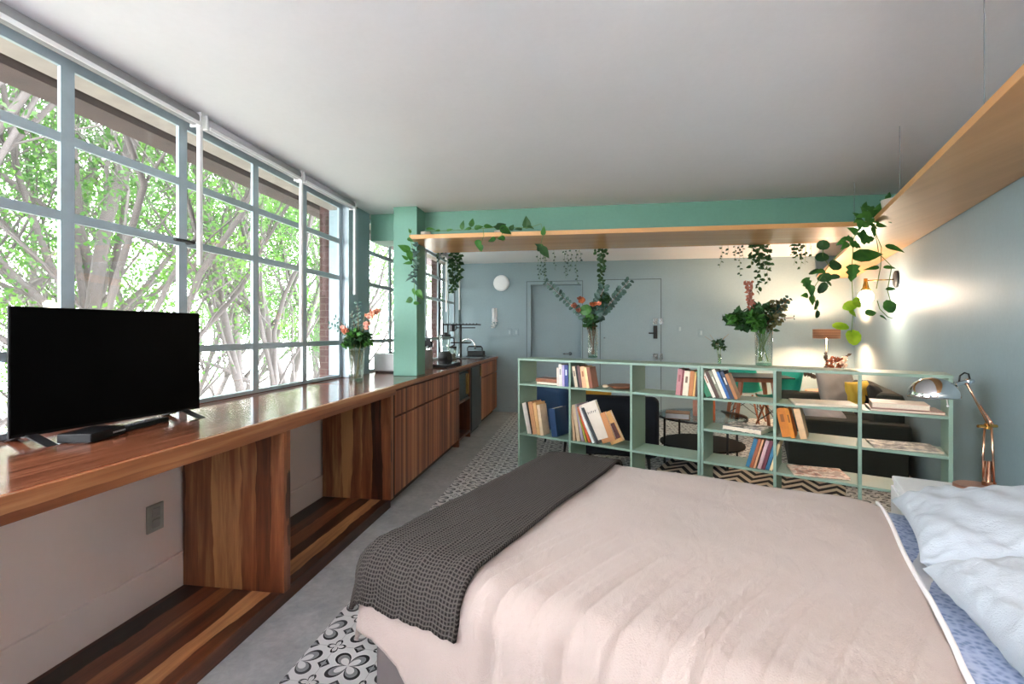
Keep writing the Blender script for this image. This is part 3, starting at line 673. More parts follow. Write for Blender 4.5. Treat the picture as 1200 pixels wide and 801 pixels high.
b = MB(); b.lathe([(0,0),(.03,0),(.028,.05),(.018,.06),(0,.06)], (0,0,0), 16); build('base', b, M_CHROME, t, smooth=True)
b = MB(); b.tube([(0,-.02,.05),(0,-.08,.075)], .006, 6); build('lever', b, M_CHROME, t)
t = thing('toaster', 'black wire bread toaster rack at the far end of the worktop', 'toaster', (-1.68, 7.35, .9))
b = MB(); b.box(-1.82,-1.56,7.28,7.42,.915,.99); b.box(-1.84,-1.54,7.27,7.43,.9005,.914); build('body', b, M_BLACKM, t, world=True, bevel=.012)
b = MB(); 
for z in (.99, 1.02, 1.05): b.tube([(-1.82,7.3,z),(-1.58,7.3,z)], .006, 6)
b.tube([(-1.82,7.3,.99),(-1.82,7.3,1.04),(-1.80,7.3,1.065),(-1.60,7.3,1.065),(-1.58,7.3,1.04),(-1.58,7.3,.99)], .009, 8); build('rack', b, M_BLACK, t, world=True)
# ================================================================ HANGING SHELVES
ZS = 2.076
t = thing('hanging_shelf', 'pale plywood shelf hanging below the green beam', 'shelf', (0, 4.1, ZS))
oa = Vector((1.335,1.654,0)); ob = Vector((1.888,3.219,0)); od_ = (ob-oa).normalized()
def sx(y): return oa.x + od_.x*(y-oa.y)/od_.y                 # outer edge of the wall shelf
b = MB(); b.prism([(-1.452,3.79),(sx(3.83)-.002,3.83),(sx(4.50)-.002,4.50),(-1.452,4.50)], ZS, ZS+.036); build('board', b, M_PLY, t, world=True, bevel=.002)
def cable(t, u, v0, y):
    p = oy(u, v0, y); zt = zceil(p.x, p.y); b = MB(); b.tube([(p.x,p.y,ZS+.037),(p.x,p.y,zt-.06)], .0022, 5); build('cable', b, M_STEEL, t, world=True)
    b = MB(); b.tube([(p.x,p.y,zt-.06),(p.x,p.y,zt)], .0035, 6); build('anchor', b, M_STEEL, t, world=True)
cable(t, 1001, 262, 3.86)
t = thing('hanging_shelf', 'pale plywood shelf running along the right wall near the ceiling', 'shelf', (1.9, 2.3, ZS))
ya, yb = .6, 7.47
b = MB(); b.prism([(sx(ya),ya),(sx(yb),yb),(wx(yb)-.004,yb),(wx(ya)-.004,ya)], ZS+.001, ZS+.038); build('board', b, M_PLY2, t, world=True, bevel=.002)
for (u, v, y) in ((1130, 133, 1.98), (1041, 222, 3.12)):
    x = sx(y)+.02; zt = zceil(x, y); b = MB(); b.tube([(x,y,ZS+.039),(x,y,zt-.07)], .0022, 5); build('cable', b, M_STEEL, t, world=True)
    b = MB(); b.tube([(x,y,zt-.07),(x,y,zt)], .0035, 6); build('anchor', b, M_STEEL, t, world=True)

# ---------------------------------------------------------------- trailing plants
HEART = [(0,.12),(.10,.40),(.3,.5),(.55,.38),(.8,.17),(1,0)]
ROUND = [(0,.18),(.2,.44),(.5,.5),(.8,.40),(1,.12)]
LOBED = [(0,.2),(.12,.5),(.28,.34),(.42,.5),(.58,.28),(.72,.30),(1,0)]
def pxleaf(mb, t, u, v, y, Lpx, ang, asp=.7, prof=HEART, tilt=.35):
    """leaf whose centre is seen at u,v on the plane y; ang = direction of its tip in the picture, degrees (0 right, 90 up)"""
    c = oy(u, v, y); sc = (c-CC).dot(FV)/FPX
    d = RV*cos(radians(ang)) + Vector((0,0,sin(radians(ang)))) + FV*random.uniform(-tilt,tilt)
    n = -FV + RV*random.uniform(-tilt,tilt) + Vector((0,0,random.uniform(0,tilt*2)))
    mb.leaf(c-Vector(t.location), d, n, Lpx*sc, Lpx*sc*asp, .15, prof)
def pxvine(mb, t, pts, y, r=.0025):
    mb.tube([oy(u,v,(y if len(q)==0 else q[0]))-Vector(t.location) for u,v,*q in pts], r, 5)
def pot(t, p, r=.06, h=.10, col='#b9b2a6'):
    b = MB(); c = Vector(p)-Vector(t.location); b.lathe([(0,0),(r*.8,0),(r,h),(r*.9,h),(r*.85,h*.85),(0,h*.85)], c, 18); build('pot', b, plain(col,.7,0,.1), t)
def scatter_vine(t, strands, y, L, W, mat, step=.02, r=.0012, prof=None, spread=1.0):
    sm = MB(); lf = MB()
    for st in strands:
        P = [oy(u,v,y+random.uniform(-.02,.02))-Vector(t.location) for u,v in st]
        Q = [P[0]+Vector((0,-.0,.02))]+P
        sm.tube(Q, r, 4)
        for i in range(len(P)-1):
            n = max(1, int((P[i+1]-P[i]).length/step))
            for j in range(n):
                c = P[i].lerp(P[i+1], (j+random.random()*.6)/n); sd = 1 if j%2 else -1
                d = RV*sd*random.uniform(.5,1)+FV*random.uniform(-.6,.6)+Vector((0,0,random.uniform(-.8,.1)))
                d.normalize(); k = random.uniform(.75,1.2)
                lf.leaf(c+d*L*.5*spread, d, -FV+rnd_unit()*.8, L*k, W*k, .2, prof)
    build('stem', sm, M_STEM, t); build('leaves', lf, mat, t)
# 1 left end: trailing plant in front of the column
t = thing('trailing_plant', 'trailing plant hanging over the left end of the shelf before the green column', 'plant', (-1.40, 3.86, ZS+.036), 0, None)
pot(t, (-1.36,3.95,ZS+.037), .045, .05)
sm = MB(); pxvine(sm, t, [(482,268),(480,277),(484,292),(485,310),(486,328),(485,342),(487,355)], 3.78); build('stem', sm, M_STEM, t)
lf = MB()
for a in [(473,290,17,150,.6),(481,301,15,-75,.55),(477,308,13,180,.35),(474,301,11,140,.45),(481,281,9,-30,.5),(479,352,11,200,.7),(492,345,14,-55,.6),(485,342,9,-80,.5),(489,355,9,0,.5),(480,270,6,120,.6)]: pxleaf(lf, t, a[0],a[1],3.77,a[2],a[3],a[4])
build('leaves', lf, M_LEAF, t)
lf = MB()
for i in range(40):
    f = random.random(); v = 284+46*f; u = 485.5+2*sin(f*5)+random.uniform(-3,3); pxleaf(lf, t, u, v, 3.775, 5.5, random.choice((0,180,30,150,-40,220)), .5)
for a in [(480,326,13,215,.25),(487,331,12,-60,.3),(479,326,9,200,.3)]: pxleaf(lf, t, a[0],a[1],3.77,a[2],a[3],a[4])
build('leaves', lf, M_LEAFB, t)
# 2 pothos lying along the top of the shelf
t = thing('hanging_pothos', 'green pothos sprawling along the top edge of the front shelf', 'plant', (-.6, 3.9, ZS+.036))
pot(t, (-.72,4.05,ZS+.037), .05, .06); 
sm = MB(); pxvine(sm, t, [(500,271),(530,270),(560,268),(590,266),(620,267),(634,262),(637,274),(634,285),(636,292)], 3.765); pxvine(sm, t, [(566,268),(567,276),(564,284)], 3.765); pxvine(sm, t, [(590,268),(587,279),(576,281)], 3.765); build('stem', sm, M_STEM, t)
lf = MB()
for a in [(542,263,11,80,.6),(553,260,12,85,.6),(561,266,11,10,.55),(573,265,12,0,.5),(593,270,16,-20,.8),(587,279,10,180,.8),(576,281,10,190,.85),(561,287,14,-75,.6),(564,291,9,-90,.6),(637,270,11,80,.6),(505,268,11,0,.4),(512,270,8,180,.4),(527,269,8,10,.4),(548,268,9,190,.5)]: pxleaf(lf, t, a[0],a[1],3.755,a[2],a[3],a[4])
build('leaves', lf, M_LEAF, t)
lf = MB()
for a in [(588,264,13,30,.8),(582,266,9,160,.8),(600,266,9,60,.7),(617,260,15,95,.7),(622,266,9,-20,.6),(607,268,10,180,.4),(632,288,12,150,.6),(639,296,17,-50,.62),(631,290,9,100,.6)]: pxleaf(lf, t, a[0],a[1],3.76,a[2],a[3],a[4])
build('leaves', lf, M_LEAFD, t)
# small leaved trailers hung from the rear edge
YR = 4.53
def trailer(label, strands, L, W, mat, step=.022, prof=None, name='trailing_plant', spread=1.0, px=None):
    p = oy(strands[0][0][0], strands[0][0][1], YR)
    t = thing(name, label, 'plant', (p.x, YR, ZS+.05)); pot(t, (p.x, 4.4, ZS+.037), .04, .045)
    scatter_vine(t, strands, YR, L, W, mat, step, .0011, prof, spread); return t
def hang(u0, u1, v0, v1, n, jit=3): 
    out = []
    for i in range(n):
        u = u0+(u1-u0)*(i+.5)/n+random.uniform(-jit,jit)*.4; vb = v0+(v1-v0)*random.uniform(.55,1)
        out.append([(u, v0), (u+random.uniform(-jit,jit)*.5, (v0+vb)/2), (u+random.uniform(-jit,jit), vb)])
    return out
trailer('sparse string plant trailing over the far window at the shelf rear', hang(510,524,292,308,6), .022, .018, M_LEAFB, .022)
trailer('bushy small leaved trailer hanging beside the far window', hang(526,541,295,345,10)+[[(531,296),(529,325),(528,345)],[(538,296),(540,318),(536,330)]], .040, .030, M_LEAFD, .03)
trailer('thin string plant hanging nearest the disc wall lamp', hang(628,641,300,330,4)+[[(638,300),(639,318),(638,336)]], .020, .016, M_LEAFB, .03)
trailer('thin string plant hanging above the recessed door', [[(649,294),(650,306),(651,317)],[(661,293),(662,310),(663,326)],[(664,294),(666,308),(664,322)],[(669,293),(670,308),(668,318)],[(676,293),(675,312),(677,333)],[(679,292),(681,300),(680,308)]], .022, .018, M_LEAFB, .028)
trailer('dense round leaved vine hanging down towards the tall glass vase', [[(704,291),(707,305),(704,325),(708,338)],[(708,291),(704,302),(703,320),(706,335)],[(713,291),(708,300),(706,318)],[(698,291),(699,296),(700,301)]], .036, .034, M_LEAFD, .022, ROUND)
trailer('thin string plant hanging left of the ivy', [[(846,288),(846,302),(843,314)],[(853,288),(854,294),(852,299)],[(861,287),(862,298),(860,306)],[(866,287),(867,303),(867,325)],[(871,286),(870,297),(872,305)]], .028, .02, M_LEAFB, .028)
trailer('bushy ivy hanging above the bouquet on the bookshelf', hang(879,904,286,318,12)+[[(886,286),(888,315),(887,343)],[(893,286),(895,312),(896,330)],[(897,286),(899,310),(900,334)],[(890,286),(891,320),(889,340)]], .044, .03, M_LEAFD, .036)
trailer('dark fine leaved trailer hanging left of the corner pothos', hang(926,950,285,306,8)+[[(931,285),(933,300),(930,311)],[(938,285),(940,302),(937,316)],[(943,285),(944,298),(943,310)]], .036, .026, M_LEAFD, .034)
# 8 big pothos in the corner
t = thing('hanging_pothos', 'large bright pothos cascading over the corner where the two shelves meet', 'plant', (1.95, 3.74, ZS+.04))
pot(t, (2.12,3.60,ZS+.039), .07, .09)
sm = MB()
for pts in ([(1020,255),(1010,262),(1000,280),(980,300),(965,320),(952,340),(957,358),(958,370)],[(1020,256),(1024,268),(1033,290),(1032,312),(1027,338)],[(1022,258),(1028,285),(1030,300),(1021,298)],[(1000,285),(998,320),(1000,365),(997,395)],[(1033,300),(1045,312),(1040,340),(1045,358)],[(1028,352),(1031,362),(1040,371),(1046,373)],[(965,285),(964,300),(972,312)]): pxvine(sm, t, pts, 3.735, .0028)
build('stem', sm, M_STEM, t)
lf = MB()
for a in [(1041,231,17,60,.5),(1020,245,18,150,.6),(1012,252,17,190,.6),(1028,249,17,30,.6),(1018,257,16,-60,.7),(1006,258,14,200,.6),(1026,266,16,-20,.6),(1034,264,14,0,.6),(1041,258,12,-30,.5),(994,280,17,170,.7),(1004,287,18,-10,.6),(1018,280,18,10,.65),(1012,272,14,60,.6),(986,284,14,200,.6),(1050,291,22,-25,.32),(999,320,21,-85,.75),(1022,314,19,190,.28),(1044,313,18,0,.3),(1046,338,20,5,.25),(946,333,16,-60,.8),(951,341,15,-80,.6),(943,346,9,180,.8),(952,352,12,-80,.6),(960,318,18,190,.4),(1036,238,13,130,.6),(1030,243,12,200,.7),(1012,246,13,100,.6),(1022,252,14,-20,.7),(1008,264,14,-100,.6),(1016,262,13,40,.6),(1024,258,12,160,.6),(1038,250,11,20,.6),(1000,270,15,150,.65),(1010,278,14,-60,.6),(990,288,13,220,.6),(1024,272,13,-80,.6),(1030,256,12,-50,.6),(1014,240,11,60,.6),(1004,252,11,140,.6)]: pxleaf(lf, t, a[0],a[1],3.725+random.uniform(-.04,.03),a[2],a[3],a[4], LOBED if a[2]>15 and a[4]>.4 else HEART)
build('leaves', lf, M_LEAF, t)
lf = MB()
pxleaf(lf, t, 1020, 298, 3.71, 42, 12, .45); 
for a in [(1022,366,19,10,.5),(1045,358,22,15,.75),(1036,372,10,-30,.4)]: pxleaf(lf, t, a[0],a[1],3.72,a[2],a[3],a[4])
build('leaves', lf, M_LEAF, t)
lf = MB()
for a in [(1005,354,14,0,.9),(996,358,15,200,.8),(1000,367,12,-20,.7),(986,382,19,-5,.5),(1000,395,18,-80,.95)]: pxleaf(lf, t, a[0],a[1],3.72,a[2],a[3],a[4], ROUND)
build('leaves', lf, M_LEAFY, t)
lf = MB()
for a in [(965,287,14,0,.85),(964,301,15,20,.85),(979,310,16,40,.9),(967,325,16,190,.7),(978,324,12,10,.6),(964,337,14,-120,.7),(957,357,12,-100,.4),(958,368,9,-95,.65),(955,318,14,200,.4),(972,332,8,-40,.5)]: pxleaf(lf, t, a[0],a[1],3.73,a[2],a[3],a[4], ROUND)
build('leaves', lf, M_LEAFD, t)

# ---------------------------------------------------------------- wall sconce with a globe bulb
def sconce(SP, label, power=75):
    t = thing('wall_sconce', label, 'wall lamp', SP)
    b = MB(); b.M = Matrix((( -WN.x, WT.x, 0, 0),( -WN.y, WT.y, 0, 0),(0,0,1,0),(0,0,0,1))) @ Matrix.Rotation(radians(90),4,'Y')
    b.lathe([(0,0),(.085,0),(.085,.022),(.07,.03),(0,.03)], (0,0,0), 24); build('wall_plate', b, M_BLACKM, t)
    arm = -WN*.255
    b = MB(); b.tube([-WN*.03, arm], .006, 8); build('arm', b, M_BRASS, t, smooth=True)
    b = MB(); b.lathe([(0,.02),(.016,.02),(.018,-.02),(.024,-.05),(.03,-.075),(.045,-.10),(0,-.10)], arm, 18); build('socket', b, M_BRASS, t, smooth=True)
    b = MB(); b.ball(arm+Vector((0,0,-.165)), .066, 20); build('bulb', b, emit('sconce_bulb_glow', '#ffe4c8', power), t, smooth=True)
sconce(Vector((3.069, 5.141, 1.811)), 'brass wall sconce with glowing globe bulb on the right wall')
_q = WN*WD + WT*1.0; sconce(Vector((_q.x, _q.y, 1.75)), 'added unseen brass wall sconce with globe bulb above the near side of the bed', 34)  # second sconce added out of view as warm fill over the bed

# ================================================================ BOOKSHELVES
BL = Vector((-.574, 4.161, 0)); BE = Vector((.888, -.460, 0)).normalized(); BNV = Vector((.460, .888, 0)).normalized(); BANG = atan2(BE.y, BE.x)
BD = .28; R1, R2, R2b, R3 = 1.057, .834, .618, .392
def shelf_unit(label, s0, divs, levels, spans):
    o = BL + BE*s0
    t = thing('bookshelf', label, 'bookshelf', (o.x, o.y, 0), BANG)
    L = divs[-1]
    for i, s in enumerate(divs):
        w = .018; a = s if i == 0 else (s-w if i == len(divs)-1 else s-w/2)
        b = MB(); b.box(a, a+w, 0, BD, 0, R1-.0185); build('upright', b, M_SHELFG, t, bevel=.0015)
    b = MB(); b.box(-.001, L+.001, -.002, BD+.001, R1-.018, R1); build('top_board', b, M_SHELFG, t, bevel=.0015)
    for z in levels:
        for i in range(len(divs)-1):
            a = divs[i]+(.0185 if i == 0 else .0095); c = divs[i+1]-(.0185 if i == len(divs)-2 else .0095)
            b = MB(); b.box(a, c, .002, BD-.002, z-.016, z); build('shelf', b, M_SHELFG, t, bevel=.001)
    return t
shelf_unit('sage green open bookshelf with two rows, left one of the pair', 0.0, [0, .524, 1.056, 1.560], [R2, R3], None)
shelf_unit('sage green open bookshelf with three rows, right one beside the lamp', 1.564, [0, .455, .895, 1.297], [R2, R2b, R3], None)
def bp(s, dpt, z): q = BL + BE*s + BNV*dpt; return Vector((q.x, q.y, z))
M_PAGE = plain('#e8dcc6', .8, 0, .06, 120)
def book(label, s, z, th, h, dp, hexc, lean=0, front=.01, group=None, name='book', title=None, page=None):
    """a book standing on a shelf, spine to the bed; s = where its lower corner stands, lean in degrees (positive tips to the left)"""
    t = thing(name, label, 'book', bp(s, front, z+.0005), BANG, group)
    a = radians(lean); M = Matrix.Rotation(-a, 4, 'Y')
    if a < 0: M = Matrix.Translation((th, 0, 0)) @ Matrix.Rotation(-a, 4, 'Y') @ Matrix.Translation((-th, 0, 0))
    b = MB(); b.M = M; c = .0025
    b.box(0, th, 0, c, 0, h); b.box(0, c, c, dp, 0, h); b.box(th-c, th, c, dp, 0, h); build('cover', b, plain(hexc, .5, 0, .10, 25), t)
    b = MB(); b.M = M; b.box(c+.0003, th-c-.0003, c+.0003, dp-.004, .004, h-.004); build('pages', b, page or M_PAGE, t)
    if title:
        b = MB(); b.M = M
        for (zz, hh) in ((.52,.26),): b.box(th*.3, th*.7, -.0006, -.0002, h*zz, h*(zz+hh))
        build('title', b, plain(title, .5), t)
    return t
def flat(label, s, dpt, z, w, d, th, hexc, rot=0, name='book', cat='book', cover=None, group=None, sp=1):
    t = thing(name, label, cat, bp(s, dpt, z+.0005), BANG+radians(rot), group)
    c = min(.0025, th*.2)
    b = MB(); b.box(-w/2, w/2, -d/2, d/2, 0, c); b.box(-w/2, w/2, -d/2, d/2, th-c, th); b.box(-w/2, w/2, min(sp*(d/2-c),sp*d/2), max(sp*(d/2-c),sp*d/2), c, th-c); build('cover', b, cover or plain(hexc, .4, 0, .10, 18), t)
    b = MB(); b.box(-w/2+.003, w/2-.003, -d/2+(.003 if sp>0 else c+.0005), d/2-(c+.0005 if sp>0 else .003), c+.0002, th-c-.0002); build('pages', b, M_PAGE, t)
    return t
def row(where, z, s, items, lean, group, first='left'):
    """items: (colour word, hex, thickness, height, extra lean)"""
    n = len(items)
    ords = ['first','second','third','fourth','fifth','sixth','seventh','eighth','ninth']
    for i, it in enumerate(items):
        w, hx, th, h = it[:4]; ln = it[4] if len(it) > 4 else lean; dp = it[5] if len(it) > 5 else .15
        title = it[6] if len(it) > 6 else None
        dp = min(dp, .11) if i == n-1 else dp
        book('%s book, %s %s' % (w, ords[i], where), s, z, th, h, dp, hx, ln, .012, group, 'book', title)
        s += th/cos(radians(ln))+.0015
    return s
# left shelf, first cell
flat('cream book lying at the bottom of the flat pair, top left cell', .255, .13, R2, .20, .14, .018, '#e3dccb', 6)
flat('reddish brown book lying on top of the flat pair, top left cell', .265, .13, R2+.0195, .22, .15, .03, '#8f5a42', -3, sp=-1)
row('of the upright group in the top left cell', R2, .395, [('slim cream','#d8cdbf',.018,.155,1),('white','#d9d3cc',.032,.185,1,.15,'#8d8a86'),('lavender','#b3a6cf',.02,.18,1),('indigo blue','#2e3f80',.035,.182,1,.15,'#c9cfe6')], 1, 'upright books in the top left cell')
row('of the leaning books in the lower left cell', R3, .095, [('white paperback','#d9d4cb',.022,.27,13),('pale grey','#cfc8c0',.018,.28,13),('black','#22201f',.012,.285,12),('tan orange','#c79265',.042,.285,11),('sand coloured','#d6ab74',.032,.28,10),('cream','#e0c8a6',.03,.265,9)], 12, 'leaning books in the lower left cell')
book('navy blue book, last in the lower left cell with its dark cover shown', .335, R3, .055, .24, .2, '#1d3f66', 7, .03)
# left shelf, second cell
row('of the leaning books in the second top cell', R2, .555, [('dark green','#2e4238',.012,.175,9),('cream','#d8c7ad',.026,.175,10,.15,'#6f5d4b'),('black','#262322',.014,.178,10),('plum brown','#6f4a48',.022,.182,9),('peach','#dfae84',.038,.175,8,.15,'#a96b44'),('yellow cream','#e6cf98',.022,.17,9),('rust brown','#8f5138',.03,.17,10)], 10, 'leaning books in the second top cell')
t = thing('bowl', 'shallow brown wooden bowl at the right of the second top cell', 'bowl', bp(.93,.14,R2))
b = MB(); b.lathe([(0,.002),(.07,.002),(.125,.03),(.12,.032),(.068,.010),(0,.010)], (0,0,0), 28); build('dish', b, plain('#7d4f36', .35, 0, .15), t, smooth=True)
t = thing('shell', 'small cream shell between the books and the wooden bowl', 'shell', bp(.79,.12,R2))
b = MB(); b.ball((0,0,.015), .022, 12, (1.2,.9,.66)); build('body', b, plain('#e2cfae', .6, 0, .1), t, smooth=True)
t['category'] = 'shell'
sdat = [('tan','#b99a78',.022,.30,5),('sand coloured','#cbb493',.03,.32,9),('grey lavender','#a79aa8',.02,.33,13),('lime green','#a5a340',.012,.32,18),('orange red','#cf5a30',.02,.32,21),('white hardback','#e5e2dd',.024,.33,26),('dark slate','#4a5058',.012,.33,27)]
s = .548
for i, it in enumerate(sdat):
    book('%s book, %s of the fan of books in the second lower cell' % (it[0], ['first','second','third','fourth','fifth','sixth','seventh'][i]), s, R3, it[2], it[3]*.93, .2, it[1], it[4], .015, 'fan of leaning books in the second lower cell'); s += it[2]*1.02+.014
def facing(label, s, z, w, h, th, hexc, lean, tilt, pic=None, words=False):
    """a book whose front cover faces the bed"""
    t = thing('book', label, 'book', bp(s, .05, z+.001), BANG)
    a = radians(lean); M = Matrix.Rotation(-a, 4, 'Y') @ Matrix.Rotation(radians(-tilt), 4, 'Z')
    b = MB(); b.M = M; b.box(0,w,0,.002,0,h); b.box(0,w,th-.002,th,0,h); b.box(0,.002,.002,th-.002,0,h); build('cover', b, plain(hexc,.45,0,.05,12), t)
    b = MB(); b.M = M; b.box(.0025,w-.003,.0025,th-.0025,.003,h-.003); build('pages', b, M_PAGE, t)
    if pic: b = MB(); b.M = M; b.box(w*.3,w*.92,-.0008,-.0002,h*.12,h*.62); build('picture', b, plain(pic,.45,0,.4,60), t)
    if words:
        b = MB(); b.M = M; x = w*.25
        for k in range(6):
            hh = h*.065; b.box(x, x+.004, -.0008,-.0002, h*.70, h*.70+hh*(1.0 if k%2 else .7)); b.box(x, x+.012, -.0008,-.0002, h*.70+hh*.6, h*.70+hh*.75); x += w*.11
        build('title', b, plain('#3a3330', .5), t)
    return t
facing('cream book with a dark title facing out in the fan of books', .70, R3, .17, .31, .025, '#eadfcf', 22, 8, None, True)
facing('tan paperback facing out in the fan of books', .80, R3, .14, .23, .02, '#c98f5f', 24, 14)
facing('brown book with a dark red picture, rightmost in the fan of books', .875, R3, .13, .25, .02, '#d0a268', 27, 14, '#5c3a38')
# left shelf, third cell
row('of the books at the right of the third top cell', R2, 1.385, [('dusty pink','#b3797c',.034,.19,-6,.15,'#8f5457'),('dark wine','#7a2f33',.012,.185,-6),('cream','#e8d9c0',.04,.178,-5,.15,'#7d6a55'),('orange brown','#b8743f',.028,.18,-5),('yellow tan','#d6a860',.014,.175,-5),('dark brown','#4a352b',.012,.17,-5)], -6, 'books at the right of the third top cell')
# right shelf, first cell
s = row('of the leaning row below the large bouquet', R2, 1.60, [('green hardback','#1f7a50',.036,.192,24,.15,'#e3efe6'),('white','#ebe4d6',.02,.205,23,.15,'#b57b5a'),('dark brown','#4d3428',.022,.19,23),('olive grey','#8d8c78',.018,.2,23,.15,'#e3dfcf'),('ivory','#e9e0d0',.022,.21,22),('bright blue','#2f65a5',.018,.195,22),('navy','#27354f',.022,.195,21,.15,'#d8d4c8'),('brown orange','#a9703f',.02,.18,21)], 23, 'leaning books in the top row below the large bouquet')
M_COV = NT('dark_magazine_cover'); _p = M_COV.obj(); _c = M_COV.ramp(M_COV.noise(_p, 22, 3, .6), [(.42,lin('#2c2a2c')),(.5,lin('#3d3a3b')),(.56,lin('#d8cfc8'))]); M_COV.bsdf(_c, .35); M_COV = M_COV.m
M_COV2 = NT('pink_brown_magazine_cover'); _p = M_COV2.obj(); _c = M_COV2.ramp(M_COV2.noise(_p, 14, 3, .6), [(.36,lin('#6b3226')),(.46,lin('#b97a66')),(.52,lin('#e0cfc4')),(.6,lin('#a4877e'))]); M_COV2.bsdf(_c, .35); M_COV2 = M_COV2.m
M_COV3 = NT('grey_newspaper_cover'); _p = M_COV3.obj(); _c = M_COV3.ramp(M_COV3.noise(_p, 18, 4, .7), [(.38,lin('#6f6563')),(.5,lin('#a99e98')),(.6,lin('#e0d2c4'))]); M_COV3.bsdf(_c, .5); M_COV3 = M_COV3.m
flat('thick book with dark patterned cover lying in the middle row', 1.84, .13, R2b, .26, .20, .03, '#333', -14, 'book', 'book', M_COV)
for i,(w,hx,th,h) in enumerate([('blue','#2d7396',.03,.2),('rust brown','#a35a35',.022,.205),('cream and orange','#d5a07a',.014,.2),('pink','#d6b2b4',.022,.2),('wine red','#6d3340',.022,.2),('teal blue','#2b6a8a',.022,.19),('cream','#e5cf9e',.018,.185)]):
    book('%s book, %s of the bottom row books leaning right' % (w, ['first','second','third','fourth','fifth','sixth','seventh'][i]), 1.845+i*.0235, R3, th*.92, h*.99, .15, hx, -15, .012, 'books leaning right in the bottom row')
# right shelf, second cell
flat('large flat magazine with a pale cover in the top row before the grey cushion', 2.27, .14, R2, .34, .24, .012, '#e9d9c8', 14, 'magazine', 'magazine')
for i,(w,hx,th,h) in enumerate([('deep orange','#c9771f',.05,.185),('orange','#d5851f',.022,.19),('pale tan','#dcb68a',.035,.19)]):
    book('%s book, %s of the three leaning in the middle row' % (w, ['first','second','third'][i]), 2.06+i*.05, R2b, th, h, .15, hx, 12, .012, 'orange books in the middle row', 'book', '#8f5210' if i<2 else None)
flat('magazine with a red brown cover lying in the bottom row', 2.24, .14, R3+.0, .30, .22, .012, '#b98', 16, 'magazine', 'magazine', M_COV2)
# right shelf, third cell
flat('wide pinkish book lying lowest in the top right cell', 2.66, .13, R2, .33, .22, .014, '#b98878', 6)
flat('cream book lying on the pinkish one in the top right cell', 2.64, .14, R2+.0155, .26, .19, .03, '#e6c3ac', 3)
flat('newspaper lying in the middle row of the right end cell', 2.66, .14, R2b, .31, .23, .01, '#aaa', 10, 'newspaper', 'newspaper', M_COV3)

# ---------------------------------------------------------------- vases on the bookshelf
def upon(u, v): # point on the top board seen at u, v
    return oz(u, v, R1)
vp = upon(693.5, 419); vp = Vector((vp.x, vp.y, R1+.0005)); vp += BNV*.02
vase('glass_vase', 'tall narrow glass vase standing on the left bookshelf', vp.x, vp.y, R1+.0005, .048, .27)
t = thing('flower_bouquet', 'tall bouquet of eucalyptus and orange lilies in the narrow vase', 'flowers', vp); y0 = vp.y
stems_into(t, [rel(t,u,v,y0) for u,v in [(690,380),(694,378),(698,382),(688,384),(696,376)]], .03, .004, .02, M_TWIG)
sm = MB(); lf = MB(); c0 = rel(t, 694, 380, y0)
for (u,v,n,L) in [(641,331,13,.052),(737,329,14,.058),(707,338,12,.075)]: branch(sm, lf, c0, rel(t,u,v,y0), n, L, L*.8, .0, True, .0025)
build('twig', sm, M_TWIG, t); build('leaves', lf, M_LEAFB, t)
lf = MB(); 
for (u,v,Lp,a,asp) in [(686,363,14,200,.9),(691,371,10,160,.8)]: pxleaf(lf, t, u, v, y0-.04, Lp, a, asp, ROUND)
build('leaves', lf, M_LEAF, t)
lf = MB(); leaf_ball(lf, rel(t,692,376,y0), .07, .075, 70, .05, .04); leaf_ball(lf, rel(t,708,352,y0), .05, .08, 34, .05, .045); build('leaves', lf, M_LEAFD, t)
for (u,v,r,mt) in [(673,359,.035,M_RUST),(682,353,.042,M_ORANGE),(695,357,.038,M_ORANGE),(702,356,.03,M_PEACH),(678,364,.03,M_RUST),(679,350,.028,M_RUST)]:
    f = MB(); rose(f, rel(t,u,v,y0-.03), r, 20); build('petals', f, mt, t)
vp = upon(894, 428.5); vp = Vector((vp.x, vp.y, R1+.0005)); vp += BNV*.04
vase('glass_vase', 'wide glass vase standing on the right bookshelf', vp.x, vp.y, R1+.0005, .058, .255)
t = thing('flower_bouquet', 'wide leafy bouquet with red sprigs in the vase on the right bookshelf', 'flowers', vp); y0 = vp.y
stems_into(t, [rel(t,u,v,y0) for u,v in [(886,386),(890,384),(895,383),(900,384),(904,386),(892,380),(898,380)]], .03, .004, .03, M_STEM)
lf = MB()
for (u,v,rx,rz,n) in [(868,373,.09,.07,70),(858,374,.06,.05,30),(884,372,.085,.085,80),(893,366,.08,.08,60),(877,381,.07,.04,30)]: leaf_ball(lf, rel(t,u,v,y0+random.uniform(-.05,.05)), rx, rz, n, .055, .042)
build('leaves', lf, M_LEAFD, t)
lf = MB(); leaf_ball(lf, rel(t,884,376,y0-.07), .06, .06, 30, .065, .045); leaf_ball(lf, rel(t,860,374,y0-.05), .05, .045, 22, .05, .04); leaf_ball(lf, rel(t,890,382,y0-.06), .04, .04, 14, .06, .04); build('leaves', lf, M_LEAF, t)
lf = MB(); leaf_ball(lf, rel(t,904,368,y0), .08, .09, 80, .045, .032); leaf_ball(lf, rel(t,914,357,y0), .05, .05, 30, .04, .03); leaf_ball(lf, rel(t,900,380,y0), .05, .05, 26, .05, .035); build('leaves', lf, leafmat('olive_leaf','#4b4a30','#6b6a44',.2), t)
sm = MB(); lf = MB(); branch(sm, lf, rel(t,899,378,y0-.02), rel(t,924,350,y0-.02), 8, .04, .03); branch(sm, lf, rel(t,893,375,y0), rel(t,930,372,y0), 4, .02, .012); build('twig', sm, M_TWIG, t); build('leaves', lf, M_LEAFB, t)
f = MB(); sm = MB(); sm.tube([rel(t,885,385,y0), rel(t,882,362,y0), rel(t,878,340,y0)], .003, 5); build('twig', sm, M_RUST, t)
